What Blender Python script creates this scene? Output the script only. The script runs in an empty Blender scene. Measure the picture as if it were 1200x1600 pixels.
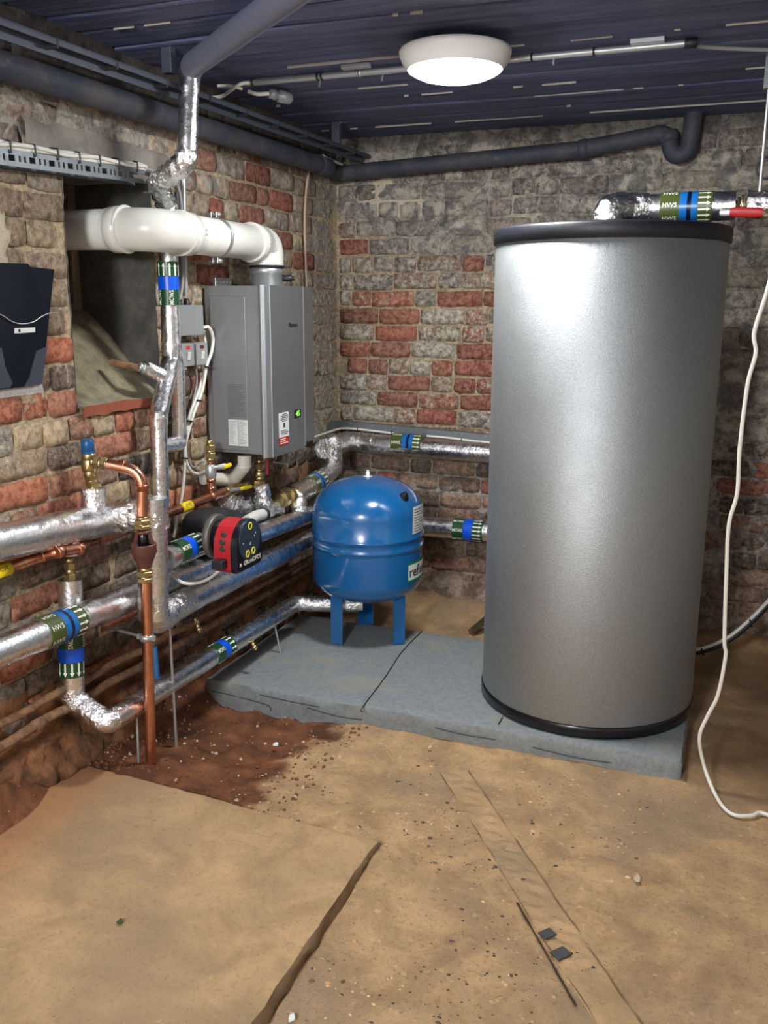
import bpy, bmesh, math, random
from mathutils import Vector, Matrix, Euler, noise
random.seed(7)
PI = math.pi
S = bpy.context.scene
COL = S.collection

# ---------------------------------------------------------------- camera
cam = bpy.data.cameras.new('camera')
cam.sensor_fit = 'HORIZONTAL'; cam.sensor_width = 36.0
cam.lens = 36.0 * 1430 / 1200
cam.clip_start = 0.02
cob = bpy.data.objects.new('camera', cam); COL.objects.link(cob)
cob.matrix_world = (Matrix.Translation((1.9018, -4.2898, 1.5)) @ Matrix.Rotation(math.radians(21.0), 4, 'Z')
                    @ Matrix.Rotation(math.radians(90 - 12.75), 4, 'X') @ Matrix.Rotation(math.radians(0.26), 4, 'Z'))
S.camera = cob

# ---------------------------------------------------------------- world and exposure
W = bpy.data.worlds.new('world'); S.world = W; W.use_nodes = True
W.node_tree.nodes['Background'].inputs[0].default_value = (.6, .65, .75, 1)
W.node_tree.nodes['Background'].inputs[1].default_value = 0.15
S.view_settings.view_transform = 'Standard'; S.view_settings.look = 'None'
S.view_settings.gamma = 1; S.view_settings.use_curve_mapping = False
S.view_settings.exposure = 0.5
LAMP = 112.0          # radiance of the ceiling light diffusers
def lamp(name, loc, power, radius, col):
    l = bpy.data.lights.new(name, 'POINT'); l.energy = power; l.shadow_soft_size = radius; l.color = col
    o = bpy.data.objects.new(name, l); o.location = loc; COL.objects.link(o); return o
lamp('cellar_lamp', (1.15, -5.3, 2.0), 225, .22, (.97, .985, 1))   # the cellar's other lamp, behind the viewer

# ---------------------------------------------------------------- helpers
def lin(r, g, b):
    f = lambda c: (c/255)/12.92 if c <= 10 else (((c/255)+.055)/1.055)**2.4
    return (f(r), f(g), f(b), 1)

class NT:
    """small node-graph writer"""
    def __init__(s, name):
        s.m = bpy.data.materials.new(name); s.m.use_nodes = True
        s.t = s.m.node_tree; s.n = s.t.nodes; s.l = s.t.links
        s.b = s.n['Principled BSDF']
    def new(s, typ, **kw):
        n = s.n.new(typ)
        for k, v in kw.items(): setattr(n, k, v)
        return n
    def put(s, sock, v):
        if isinstance(v, bpy.types.NodeSocket): s.l.new(v, sock)
        else: sock.default_value = v
    def pos(s): return s.new('ShaderNodeNewGeometry').outputs['Position']
    def oco(s): return s.new('ShaderNodeTexCoord').outputs['Object']
    def noise(s, vec, scale, detail=4, rough=.6, dist=0):
        n = s.new('ShaderNodeTexNoise'); s.put(n.inputs['Vector'], vec)
        n.inputs['Scale'].default_value = scale; n.inputs['Detail'].default_value = detail
        n.inputs['Roughness'].default_value = rough; n.inputs['Distortion'].default_value = dist
        return n.outputs['Fac']
    def voro(s, vec, scale, feature='F1', rnd=1):
        n = s.new('ShaderNodeTexVoronoi', feature=feature); s.put(n.inputs['Vector'], vec)
        n.inputs['Scale'].default_value = scale; n.inputs['Randomness'].default_value = rnd
        return n
    def scale(s, vec, v):
        n = s.new('ShaderNodeMapping'); s.put(n.inputs['Vector'], vec); n.inputs['Scale'].default_value = v
        return n.outputs[0]
    def ramp(s, f, a, b, lo=0.0, hi=1.0):
        n = s.new('ShaderNodeMapRange', interpolation_type='SMOOTHSTEP'); s.put(n.inputs[0], f)
        for i, v in enumerate((a, b, lo, hi)): s.put(n.inputs[1+i], v)
        return n.outputs[0]
    def math(s, op, a, b=0.0):
        n = s.new('ShaderNodeMath', operation=op); s.put(n.inputs[0], a); s.put(n.inputs[1], b)
        return n.outputs[0]
    def mix(s, f, a, b, mode='MIX'):
        n = s.new('ShaderNodeMix', data_type='RGBA', blend_type=mode)
        s.put(n.inputs[0], f); s.put(n.inputs[6], a); s.put(n.inputs[7], b)
        return n.outputs[2]
    def attr(s, name):
        n = s.new('ShaderNodeAttribute', attribute_name=name); return n
    def sep(s, vec):
        n = s.new('ShaderNodeSeparateXYZ'); s.put(n.inputs[0], vec); return n.outputs
    def bump(s, h, strength=.4, dist=.004):
        n = s.new('ShaderNodeBump'); s.put(n.inputs['Height'], h)
        n.inputs['Strength'].default_value = strength; n.inputs['Distance'].default_value = dist
        s.l.new(n.outputs[0], s.b.inputs['Normal'])
    def set(s, **kw):
        for k, v in kw.items(): s.put(s.b.inputs[k.replace('_', ' ')], v)
        return s.m

MATS = {}
def plain(name, col, rough=.5, metal=0.0, vary=.12, nscale=30, bump=0, coat=0):
    if name in MATS: return MATS[name]
    g = NT(name); p = g.pos()
    n = g.noise(p, nscale, 5)
    c2 = tuple(min(1, v*(1-vary)) for v in col[:3]) + (1,)
    g.set(Base_Color=g.mix(n, col, c2), Metallic=metal, Roughness=g.ramp(n, .2, .8, max(.03, rough-.06), rough+.06))
    if coat: g.set(Coat_Weight=coat, Coat_Roughness=.08)
    if bump: g.bump(g.noise(p, nscale*4, 3), bump, .002)
    MATS[name] = g.m; return g.m

def link(o, parent=None):
    COL.objects.link(o)
    if parent is not None: o.parent = parent
    return o
def thing(name, label, cat, loc=(0, 0, 0), group=None):
    o = bpy.data.objects.new(name, None); o.empty_display_size = .05
    o['label'] = label; o['category'] = cat
    if group: o['group'] = group
    o.location = loc
    return link(o)
def tag(o, label, cat, group=None, kind=None):
    o['label'] = label; o['category'] = cat
    if group: o['group'] = group
    if kind: o['kind'] = kind
    return o

class MB:
    def __init__(s): s.v = []; s.f = []; s.m = []; s.sm = []; s.mi = 0
    def add(s, vs, fs, smooth=False):
        o = len(s.v); s.v += [tuple(v) for v in vs]
        for f in fs: s.f.append([o+i for i in f]); s.m.append(s.mi); s.sm.append(smooth)
        return s
    def box(s, lo, hi, bev=0.0, R=None, c=None):
        """box lo..hi with chamfered edges; R rotates about c"""
        lo, hi = Vector(lo), Vector(hi)
        bm = bmesh.new(); bmesh.ops.create_cube(bm, size=1)
        for v in bm.verts:
            v.co = Vector(((lo[i]+hi[i])/2 + v.co[i]*(hi[i]-lo[i])) for i in range(3))
        if bev: bmesh.ops.bevel(bm, geom=bm.edges[:], offset=bev, segments=2, profile=.5, affect='EDGES')
        bm.verts.index_update()
        vs = [v.co.copy() for v in bm.verts]
        if R is not None:
            cc = Vector(c) if c is not None else (lo+hi)/2
            vs = [cc + R @ (v-cc) for v in vs]
        s.add(vs, [[v.index for v in f.verts] for f in bm.faces]); bm.free(); return s
    def rings(s, rings, close=True, cap0=True, cap1=True, smooth=True):
        n = len(rings[0]); vs = [p for r in rings for p in r]; fs = []
        for i in range(len(rings)-1):
            for j in range(n if close else n-1):
                k = (j+1) % n
                fs.append([i*n+j, i*n+k, (i+1)*n+k, (i+1)*n+j])
        s.add(vs, fs, smooth)
        if cap0: s.add(rings[0], [list(range(n))[::-1]])
        if cap1: s.add(rings[-1], [list(range(n))])
        return s
    def frame(s, a):
        a = Vector(a).normalized(); h = Vector((0, 0, 1)) if abs(a.z) < .9 else Vector((0, 1, 0))
        e1 = a.cross(h).normalized(); return a, e1, a.cross(e1).normalized()
    def lathe(s, c, a, prof, seg=32, smooth=True, cap0=True, cap1=True):
        """prof: (distance along a, radius); repeat a point for a sharp edge"""
        a, e1, e2 = s.frame(a); c = Vector(c)
        rs = [[c + a*h + (e1*math.cos(2*PI*j/seg)+e2*math.sin(2*PI*j/seg))*r for j in range(seg)] for h, r in prof]
        return s.rings(rs, True, cap0, cap1, smooth)
    def cyl(s, p0, p1, r, seg=20, r1=None):
        p0, p1 = Vector(p0), Vector(p1); L = (p1-p0).length; r1 = r if r1 is None else r1
        b = min(r*.06, L*.1)
        s.lathe(p0, p1-p0, [(0, r-b), (b, r), (L-b, r1), (L, r1-b)], seg); return s
    def tube(s, pts, r, seg=12, cap=True, bumpf=None):
        pts = [Vector(p) for p in pts]; n = len(pts); rings = []
        t = (pts[1]-pts[0]).normalized(); _, e1, _ = s.frame(t)
        for i in range(n):
            t2 = (pts[min(i+1, n-1)]-pts[max(i-1, 0)]).normalized()
            q = t.rotation_difference(t2); e1 = (q @ e1); e1 = (e1-t2*e1.dot(t2)).normalized(); t = t2
            e2 = t.cross(e1); ring = []
            for j in range(seg):
                d = e1*math.cos(2*PI*j/seg)+e2*math.sin(2*PI*j/seg); rr = r
                if bumpf: rr = r + bumpf(pts[i]+d*r, i/(n-1))
                ring.append(pts[i]+d*rr)
            rings.append(ring)
        return s.rings(rings, True, cap, cap)
    def prism(s, poly, a, b, axis='z', inset=0.0):
        """poly of 2D points extruded a..b along axis"""
        def P3(p, h): return {'z': (p[0], p[1], h), 'y': (p[0], h, p[1]), 'x': (h, p[0], p[1])}[axis]
        n = len(poly); vs = [P3(p, a) for p in poly]+[P3(p, b) for p in poly]
        fs = [list(range(n))[::-1], list(range(n, 2*n))]+[[i, (i+1) % n, n+(i+1) % n, n+i] for i in range(n)]
        s.add(vs, fs); return s
    def obj(s, name, mats, parent=None, smooth=None, recalc=True):
        me = bpy.data.meshes.new(name); me.from_pydata(s.v, [], s.f)
        mats = mats if isinstance(mats, (list, tuple)) else [mats]
        for m in mats: me.materials.append(m)
        me.polygons.foreach_set('material_index', s.m)
        me.polygons.foreach_set('use_smooth', [bool(x) if smooth is None else smooth for x in s.sm])
        if recalc:
            bm = bmesh.new(); bm.from_mesh(me); bmesh.ops.recalc_face_normals(bm, faces=bm.faces[:]); bm.to_mesh(me); bm.free()
        me.update()
        return link(bpy.data.objects.new(name, me), parent)

def fillet(pts, r, n=8, step=None):
    """polyline with rounded corners, optionally resampled along straights"""
    pts = [Vector(p) for p in pts]; out = [pts[0]]
    for i in range(1, len(pts)-1):
        a, b, c = pts[i-1], pts[i], pts[i+1]
        u = (a-b); v = (c-b); lu, lv = u.length, v.length
        if lu < 1e-6 or lv < 1e-6: continue
        u /= lu; v /= lv
        ang = u.angle(v); k = min(r/math.tan(ang/2) if ang < PI-.02 else 0, lu*.48, lv*.48)
        if k < 1e-4: out.append(b); continue
        p, q = b+u*k, b+v*k
        for j in range(n+1):
            t = j/n; out.append(p*(1-t)**2+b*2*t*(1-t)+q*t*t)
    out.append(pts[-1])
    if step:
        res = [out[0]]
        for a, b in zip(out, out[1:]):
            m = max(1, int((b-a).length/step))
            res += [a+(b-a)*(j/m) for j in range(1, m+1)]
        out = res
    return [p for i, p in enumerate(out) if i == 0 or (p-out[i-1]).length > 1e-5]
def smoothpath(pts, n=8):
    pts = [Vector(p) for p in pts]; out = []
    for i in range(len(pts)-1):
        p0 = pts[max(i-1, 0)]; p1 = pts[i]; p2 = pts[i+1]; p3 = pts[min(i+2, len(pts)-1)]
        for j in range(n):
            t = j/n
            out.append(.5*((2*p1)+(p2-p0)*t+(2*p0-5*p1+4*p2-p3)*t*t+(3*p1-p0-3*p2+p3)*t**3))
    return out+[pts[-1]]

TXT = {}
def text_mesh(string, size=1.0):
    if string not in TXT:
        cu = bpy.data.curves.new('lettering', 'FONT'); cu.body = string; cu.align_x = 'CENTER'; cu.align_y = 'CENTER'; cu.offset = .012
        cu.resolution_u = 2
        o = bpy.data.objects.new('lettering', cu); COL.objects.link(o)
        dg = bpy.context.evaluated_depsgraph_get(); dg.update()
        me = o.evaluated_get(dg).to_mesh()
        TXT[string] = ([v.co.copy() for v in me.vertices], [list(p.vertices) for p in me.polygons])
        o.evaluated_get(dg).to_mesh_clear()
        bpy.data.objects.remove(o); bpy.data.curves.remove(cu)
    vs, fs = TXT[string]
    return [v*size for v in vs], fs
def flat_text(mb, string, size, o, ux, uy, off=.0006, sx=1.0):
    ux = Vector(ux).normalized(); uy = Vector(uy).normalized(); nn = ux.cross(uy); o = Vector(o)
    vs, fs = text_mesh(string, size)
    mb.add([o+ux*v.x*sx+uy*v.y+nn*off for v in vs], fs)
# ---------------------------------------------------------------- materials
def foil_mat(name, tint=(.9, .9, .91, 1), rough=.26, b=.55, low=.35):
    g = NT(name); p = g.pos()
    n1 = g.noise(p, 160, 4, .7); n2 = g.noise(p, 28, 4, .65, .6); v = g.voro(p, 90).outputs['Distance']
    h = g.math('ADD', g.math('MULTIPLY', n1, .45), g.math('ADD', g.math('MULTIPLY', n2, low), g.math('MULTIPLY', v, .4)))
    g.bump(h, b, .006)
    return g.set(Base_Color=g.mix(n2, tint, tuple(c*.8 for c in tint[:3])+(1,)), Metallic=1.0, Roughness=g.ramp(n2, .3, .75, rough-.06, rough+.12))
FOIL = foil_mat('aluminium foil insulation', b=.24, low=.2)
TAPE = foil_mat('crinkled foil tape', (.9, .9, .9, 1), .2, .85, 1.2)
def copper_mat():
    g = NT('copper'); p = g.pos(); n = g.noise(p, 18, 5, .6, .5)
    g.bump(g.noise(p, 70, 3), .08, .002)
    return g.set(Base_Color=g.mix(g.ramp(n, .35, .75), lin(212, 150, 120), lin(166, 104, 80)), Metallic=1.0, Roughness=g.ramp(n, .3, .8, .24, .5))
COPPER = copper_mat()
BRASS = plain('brass', lin(196, 176, 126), .38, 1.0, .3, 40)
STEEL = plain('zinc plated steel', lin(196, 198, 198), .38, .75, .25, 60)
GALV = plain('galvanised tray', lin(122, 128, 132), .5, .55, .2, 45)
WHITEPLASTIC = plain('white plastic', lin(214, 214, 206), .32, 0, .04, 8)
CABLEWHITE = plain('white cable sheath', lin(224, 222, 212), .45, 0, .06, 20)
CABLEGREY = plain('grey cable sheath', lin(150, 152, 152), .45, 0, .06, 20)
BLACK = plain('black rubber', lin(23, 26, 33), .5, 0, .2, 60)
BLACKGLOSS = plain('black plastic', lin(16, 18, 24), .22, 0, .1, 40)
DARKPIPE = None
GREYPLASTIC = plain('grey plastic enclosure', lin(140, 142, 143), .5, 0, .1, 220, .15)
YELLOW = plain('yellow', lin(240, 214, 20), .45, 0, .05, 20)
RED = plain('red', lin(176, 30, 36), .4, 0, .08, 20)
WHITEINK = plain('white print', lin(232, 232, 216), .5, 0, .04, 20)
BLACKINK = plain('black print', lin(25, 25, 25), .6, 0, .04, 20)
GREYINK = plain('grey print', lin(66, 70, 72), .6, 0, .04, 20)
PAPER = plain('label paper', lin(214, 216, 212), .55, 0, .06, 60)
BANDGREEN = plain('dark green band', lin(22, 70, 38), .35, 0, .15, 25)
BANDOLIVE = plain('olive band', lin(72, 86, 42), .35, 0, .15, 25)
BANDBLUE = plain('bright blue band', lin(10, 84, 214), .3, 0, .08, 25)
BANDMID = plain('mid blue band', lin(22, 106, 182), .3, 0, .08, 25)
BANDNAVY = plain('navy band', lin(12, 20, 48), .3, 0, .08, 25)

def brick_mat():
    """fired brick: hue and limewash amount come from the brick's own object colour"""
    g = NT('old brick'); p = g.pos(); oi = g.new('ShaderNodeObjectInfo')
    z = g.sep(p)[2]
    base = oi.outputs['Color']; al = oi.outputs['Alpha']
    n1 = g.noise(p, 42, 8, .74, .25); n2 = g.noise(p, 11, 7, .74, .5); n3 = g.noise(p, 26, 8, .78, .3); n4 = g.noise(p, 5, 3)
    c = g.mix(g.ramp(n1, .38, .66), g.mix(.22, base, lin(226, 206, 182)), g.mix(.5, base, (.02, .016, .014, 1)))
    c = g.mix(g.ramp(n2, .5, .64, 0, .6), c, g.mix(.6, base, lin(46, 42, 40)))
    lime = g.mix(g.ramp(n1, .36, .64), lin(204, 194, 174), lin(116, 110, 102))
    lime = g.mix(g.ramp(z, 1.5, 1.95, 0, .6), lime, g.mix(g.ramp(n1, .36, .64), lin(190, 184, 168), lin(92, 92, 94)))
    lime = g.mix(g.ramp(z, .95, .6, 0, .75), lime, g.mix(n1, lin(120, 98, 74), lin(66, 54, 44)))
    big = g.noise(p, 13, 7, .68, .8); xw = g.sep(p)[0]
    zone = g.math('MAXIMUM', g.ramp(z, 1.55, 1.85), g.ramp(xw, 1.2, 1.8))
    lime = g.mix(g.math('MULTIPLY', zone, .8), lime, g.mix(g.ramp(big, .42, .58), g.mix(n1, lin(128, 124, 120), lin(74, 74, 78)), g.mix(n1, lin(206, 198, 182), lin(156, 150, 138))))
    m = g.ramp(g.math('ADD', n3, g.math('MULTIPLY', al, .62)), .70, .82)
    c = g.mix(m, c, lime)
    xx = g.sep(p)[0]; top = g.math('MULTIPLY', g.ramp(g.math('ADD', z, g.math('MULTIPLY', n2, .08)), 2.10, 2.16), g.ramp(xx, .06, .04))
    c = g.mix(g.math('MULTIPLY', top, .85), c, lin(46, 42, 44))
    g.bump(g.math('ADD', g.math('MULTIPLY', n1, .6), g.math('ADD', n3, g.math('MULTIPLY', n2, .8))), .6, .012)
    return g.set(Base_Color=c, Roughness=.9, Specular_IOR_Level=.25)
BRICK = brick_mat()
def mortar_mat(name, side):
    g = NT(name); p = g.pos(); x, y, z = g.sep(p)
    n1 = g.noise(p, 60, 6, .75); n2 = g.noise(p, 9, 6, .7, .4); n3 = g.noise(p, 3, 4)
    c = g.mix(g.ramp(n1, .3, .7), lin(208, 188, 156), lin(132, 116, 94))
    c = g.mix(g.ramp(n2, .45, .7, 0, .7), c, lin(142, 128, 110))
    grime = g.attr('grime').outputs['Fac']; earth = g.attr('earth').outputs['Fac']; pale = g.attr('pale').outputs['Fac']
    sm = g.mix(g.ramp(n1, .34, .66), lin(168, 162, 150), lin(82, 80, 80))
    sm = g.mix(g.ramp(n2, .54, .66, 0, .8), sm, lin(204, 194, 172)); sm = g.mix(g.ramp(n3, .54, .66, 0, .45), sm, lin(78, 76, 78))
    big = g.noise(p, 13, 7, .68, .8)
    sm = g.mix(.65, sm, g.mix(g.ramp(big, .42, .58), g.mix(n1, lin(124, 120, 116), lin(76, 76, 80)), g.mix(n1, lin(206, 198, 182), lin(156, 150, 138))))
    c = g.mix(g.ramp(g.math('ADD', grime, g.math('MULTIPLY', g.math('SUBTRACT', n2, .5), 1.0)), .25, .8), c, sm)
    c = g.mix(g.ramp(g.attr('top_dark').outputs['Fac'], 0, 1, 0, .85), c, lin(46, 42, 44))  # darker tone along the top of the wall
    c = g.mix(g.ramp(g.math('ADD', pale, g.math('MULTIPLY', g.math('SUBTRACT', n2, .5), 1.2)), .35, .65), c, g.mix(n1, lin(226, 218, 196), lin(176, 160, 132)))
    ea = g.mix(g.ramp(n2, .35, .65), lin(160, 110, 76), lin(88, 66, 50))
    ea = g.mix(g.ramp(n1, .5, .8, 0, .6), ea, lin(132, 112, 88))
    c = g.mix(g.ramp(g.math('ADD', earth, g.math('MULTIPLY', g.math('SUBTRACT', n2, .5), .9)), .3, .7), c, ea)
    g.bump(g.math('ADD', n1, g.math('MULTIPLY', n2, 1.2)), .7, .014)
    return g.set(Base_Color=c, Roughness=.95, Specular_IOR_Level=.2)
MORTAR = mortar_mat('lime mortar', 0)
def floor_mat():
    g = NT('sandy concrete floor'); p = g.pos()
    n1 = g.noise(p, 70, 6, .75); n2 = g.noise(p, 7, 6, .65, .4); n3 = g.noise(p, 2.2, 4, .6, .4)
    c = g.mix(g.ramp(n2, .3, .7), lin(190, 156, 114), lin(150, 122, 90))
    c = g.mix(g.ramp(n3, .45, .68, 0, .7), c, lin(142, 122, 98))
    c = g.mix(g.ramp(n1, .5, .68, 0, .5), c, lin(112, 90, 66)); c = g.mix(g.ramp(g.noise(p, 150, 3), .62, .7, 0, .5), c, lin(96, 78, 58))
    c = g.mix(g.ramp(g.noise(p, 34, 3), .63, .72, 0, .35), c, lin(222, 196, 154))
    dirt = g.attr('dirt').outputs['Fac']; damp = g.attr('damp').outputs['Fac']
    c = g.mix(g.ramp(damp, 0, 1, 0, .8), c, g.mix(n2, lin(142, 110, 78), lin(104, 84, 64)))
    d = g.mix(g.ramp(n2, .35, .65), lin(128, 82, 54), lin(84, 54, 38))
    d = g.mix(g.ramp(n1, .6, .8, 0, .5), d, lin(150, 104, 72))
    c = g.mix(g.ramp(g.math('ADD', dirt, g.math('MULTIPLY', g.math('SUBTRACT', n2, .5), .8)), .3, .75), c, d)
    g.bump(g.math('ADD', g.math('MULTIPLY', n1, .8), n2), .5, .006)
    return g.set(Base_Color=c, Roughness=.93, Specular_IOR_Level=.2)
FLOOR = floor_mat()
def screed_mat():
    g = NT('dusty screed'); p = g.pos()
    n1 = g.noise(p, 80, 6, .75); n2 = g.noise(p, 6, 6, .65, .5); n3 = g.noise(p, 1.8, 4, .6)
    c = g.mix(g.ramp(n2, .3, .7), lin(192, 158, 116), lin(158, 130, 96))
    c = g.mix(g.ramp(n3, .42, .65, 0, .65), c, lin(148, 128, 100))
    x, y, z = g.sep(p)
    c = g.mix(g.ramp(g.math('ADD', x, g.math('MULTIPLY', n2, .3)), .55, .2, 0, .75), c, g.mix(n2, lin(178, 112, 70), lin(150, 106, 72)))
    c = g.mix(g.ramp(n1, .52, .7, 0, .5), c, lin(118, 94, 70)); c = g.mix(g.ramp(g.noise(p, 150, 3), .64, .72, 0, .5), c, lin(96, 78, 58)); c = g.mix(g.ramp(g.noise(p, 30, 6, .8), .62, .72, 0, .4), c, lin(226, 204, 168))
    g.bump(g.math('ADD', g.math('MULTIPLY', n1, .8), n2), .45, .005)
    return g.set(Base_Color=c, Roughness=.93, Specular_IOR_Level=.2)
SCREED = screed_mat()
def plinth_mat():
    g = NT('grey floor paint'); p = g.pos()
    n1 = g.noise(p, 60, 5, .7); n2 = g.noise(p, 5, 5, .6, .3); n3 = g.noise(p, 14, 6, .7, .6)
    z = g.sep(p)[2]
    c = g.mix(g.ramp(n1, .3, .7), lin(136, 142, 142), lin(116, 122, 124))
    c = g.mix(g.ramp(n2, .5, .68, 0, .6), c, lin(146, 142, 126))
    c = g.mix(g.ramp(n3, .66, .74, 0, .7), c, lin(92, 88, 70))
    g.bump(g.math('ADD', n1, g.math('MULTIPLY', n3, 1.5)), .35, .006)
    return g.set(Base_Color=c, Roughness=.62)
PLINTH = plinth_mat()
def ceil_mat():
    g = NT('dark painted board'); p = g.pos()
    q = g.scale(p, (.5, 7, 7)); n1 = g.noise(q, 4, 6, .7, .5); n2 = g.noise(p, 60, 4); n3 = g.noise(g.scale(p, (2.2, 16, 16)), 3, 5, .6)
    c = g.mix(g.ramp(n1, .3, .7), lin(100, 105, 136), lin(58, 68, 106))
    c = g.mix(g.ramp(n3, .69, .73, 0, .85), c, lin(160, 156, 150))
    c = g.mix(g.ramp(n2, .72, .8, 0, .5), c, lin(150, 148, 150))
    g.bump(g.math('ADD', n1, g.math('MULTIPLY', n2, .3)), .7, .012)
    return g.set(Base_Color=c, Roughness=.75)
CEIL = ceil_mat()
def ceil_gap_mat():
    g = NT('pale joint'); p = g.pos(); n = g.noise(g.scale(p, (1, .4, 1)), 3.2, 4)
    return g.set(Base_Color=g.mix(g.ramp(n, .42, .5), lin(36, 40, 60), lin(216, 212, 204)), Roughness=.9)
CEILGAP = ceil_gap_mat()
def darkpipe_mat():
    g = NT('dusty black paint'); p = g.pos(); n = g.noise(p, 40, 5, .7); n2 = g.noise(p, 8, 4)
    c = g.mix(g.ramp(n2, .35, .7), lin(44, 50, 66), lin(70, 68, 72))
    nz = g.sep(g.new('ShaderNodeNewGeometry').outputs['Normal'])[2]
    c = g.mix(g.ramp(n, .55, .8, 0, .7), c, lin(112, 100, 90))
    g.bump(n, .4, .004)
    return g.set(Base_Color=c, Roughness=.7)
DARKPIPE = darkpipe_mat()
def rust_mat():
    g = NT('old rusty pipe'); p = g.pos(); n = g.noise(p, 30, 6, .7)
    g.bump(n, .5, .004)
    return g.set(Base_Color=g.mix(g.ramp(n, .3, .7), lin(150, 112, 78), lin(92, 64, 46)), Roughness=.85)
RUST = rust_mat()
def tank_mat():
    g = NT('silver grained jacket'); p = g.pos(); n = g.ramp(g.noise(p, 210, 3, .6), .35, .65); n2 = g.noise(p, 6, 4)
    g.bump(n, .12, .002)
    return g.set(Base_Color=g.mix(n, lin(166, 170, 171), lin(152, 156, 157)), Metallic=.88, Roughness=g.ramp(n2, .3, .7, .52, .57))
TANK = tank_mat()
VESSEL = plain('blue enamel', lin(22, 92, 150), .2, 0, .1, 12, 0, .6)
BOILER = plain('boiler grey enamel', lin(142, 145, 147), .38, .45, .04, 14)
BOILERFRONT = plain('boiler front grey', lin(116, 120, 122), .36, .5, .04, 14)
BOILERTRIM = plain('boiler trim light grey', lin(176, 178, 178), .35, .4, .04, 14)
CONCRETE = None
def cement_mat():
    g = NT('dusty cement'); p = g.pos(); n = g.noise(p, 22, 6, .7); n2 = g.noise(p, 5, 4)
    g.bump(n, .4, .006)
    return g.set(Base_Color=g.mix(g.ramp(n, .35, .7), lin(140, 130, 104), lin(106, 98, 80)), Roughness=.95)
CEMENT = cement_mat()
def soot_mat():
    g = NT('sooty render'); p = g.pos(); n = g.noise(p, 12, 6, .7); n2 = g.noise(p, 4, 4)
    g.bump(n, .4, .006)
    return g.set(Base_Color=g.mix(g.ramp(n, .35, .7), lin(64, 64, 62), lin(92, 88, 80)), Roughness=.9)
SOOT = soot_mat()
def render_mat():
    g = NT('grey cement render'); p = g.pos(); n = g.noise(p, 30, 6, .75); n2 = g.noise(p, 6, 5, .6)
    g.bump(g.math('ADD', n, n2), .6, .008)
    return g.set(Base_Color=g.mix(g.ramp(n2, .35, .65), lin(150, 142, 132), lin(112, 106, 98)), Roughness=.95)
RENDER = render_mat()
# ---------------------------------------------------------------- room setting
XR, YF, CZ = 4.2, -6.2, 2.29
def fbm(u, v, s, seed=0, oct=4): return noise.fractal(Vector((u*s, v*s, seed*7.3)), .7, 2.0, oct)
def sstep(a, b, x):
    t = max(0, min(1, (x-a)/(b-a))); return t*t*(3-2*t)
# window opening in the left wall (u = Y)
WU0, WU1, WZ0, WZ1 = -1.985, -1.545, 1.19, 1.90

def smear_back(u, z):        # how thickly limewash and old render lie over the back wall, 0..1
    t = sstep(1.52, 1.78, z - .25*sstep(.7, 0, u))
    r = sstep(1.35, 1.75, u)
    return max(t*.48, r*.40, .35*sstep(.95, .6, z))
def smear_left(u, z):
    t = sstep(1.75, 1.95, z)*sstep(-1.35, -1.5, u)
    lo = sstep(.48, .30, z)
    return max(t*.7, lo*.9, .45*sstep(.95, .75, z)*sstep(-1.75, -1.3, u), .22)
def wall(name, side, u0, u1, H, sm, hole=None, step=.02):
    nu = int((u1-u0)/step); nz = int(H/step); vs = []; gr = []; ea = []; pa = []; so = []
    for j in range(nz+1):
        for i in range(nu+1):
            u = u0+(u1-u0)*i/nu; z = H*j/nz
            s = sm(u, z); n = fbm(u, z, 9, side); n2 = fbm(u, z, 34, side+3, 3)
            h = -.0055 + .0028*n + .0022*n2 + s*(.006+.010*n)
            e = 0; p = 0
            if side == 0:      # left wall: broken plinth and earth at the foot
                e = sstep(.50, .32, z)*.9
                e = max(e, sstep(.95, .7, z)*sstep(-1.75, -1.3, u)*.62)
                k = sstep(.33, .05, z)*sstep(-1.55, -1.9, u)
                h += k*(.07+.05*fbm(u, z, 5, 9)) + .02*sstep(.5, .3, z)*fbm(u, z, 8, 5)
                p = sstep(.0, .03, .11+.03*n-math.hypot((u+2.33)*.8, (z-1.66)))*1.0
                h += p*.012
            else:
                e = .5*sstep(.85, .3, z); p = .8*sstep(.16, .06, math.hypot((u-.27)*.5, (z-2.0)*1.2)+.05*n)+.6*sstep(.10, .03, math.hypot((u-.95)*.5, z-1.93)+.04*n)
                h += .02*sstep(.2, .0, z)
            if i in (0, nu): h = 0
            vs.append((h, u, z) if side == 0 else (u, -h, z))
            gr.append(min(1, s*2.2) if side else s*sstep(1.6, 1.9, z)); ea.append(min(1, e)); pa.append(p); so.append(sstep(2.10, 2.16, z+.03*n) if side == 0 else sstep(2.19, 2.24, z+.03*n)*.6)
    fs = []
    for j in range(nz):
        for i in range(nu):
            uc = u0+(u1-u0)*(i+.5)/nu; zc = H*(j+.5)/nz
            if hole and hole[0] < uc < hole[1] and hole[2] < zc < hole[3]: continue
            a = j*(nu+1)+i; q = [a, a+1, a+nu+2, a+nu+1]
            fs.append(q if True else q)
    mb = MB(); mb.add(vs, fs, True); o = mb.obj(name, MORTAR, recalc=False); o['kind'] = 'structure'
    for nm, arr in (('grime', gr), ('earth', ea), ('pale', pa), ('top_dark', so)):
        at = o.data.attributes.new(nm, 'FLOAT', 'POINT'); at.data.foreach_set('value', arr)
    return o
wall_back = wall('wall_back', 1, 0.0, XR, CZ, smear_back)
wall_left = wall('wall_left', 0, YF, 0.0, CZ, smear_left, (WU0, WU1, WZ0, WZ1))
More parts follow.
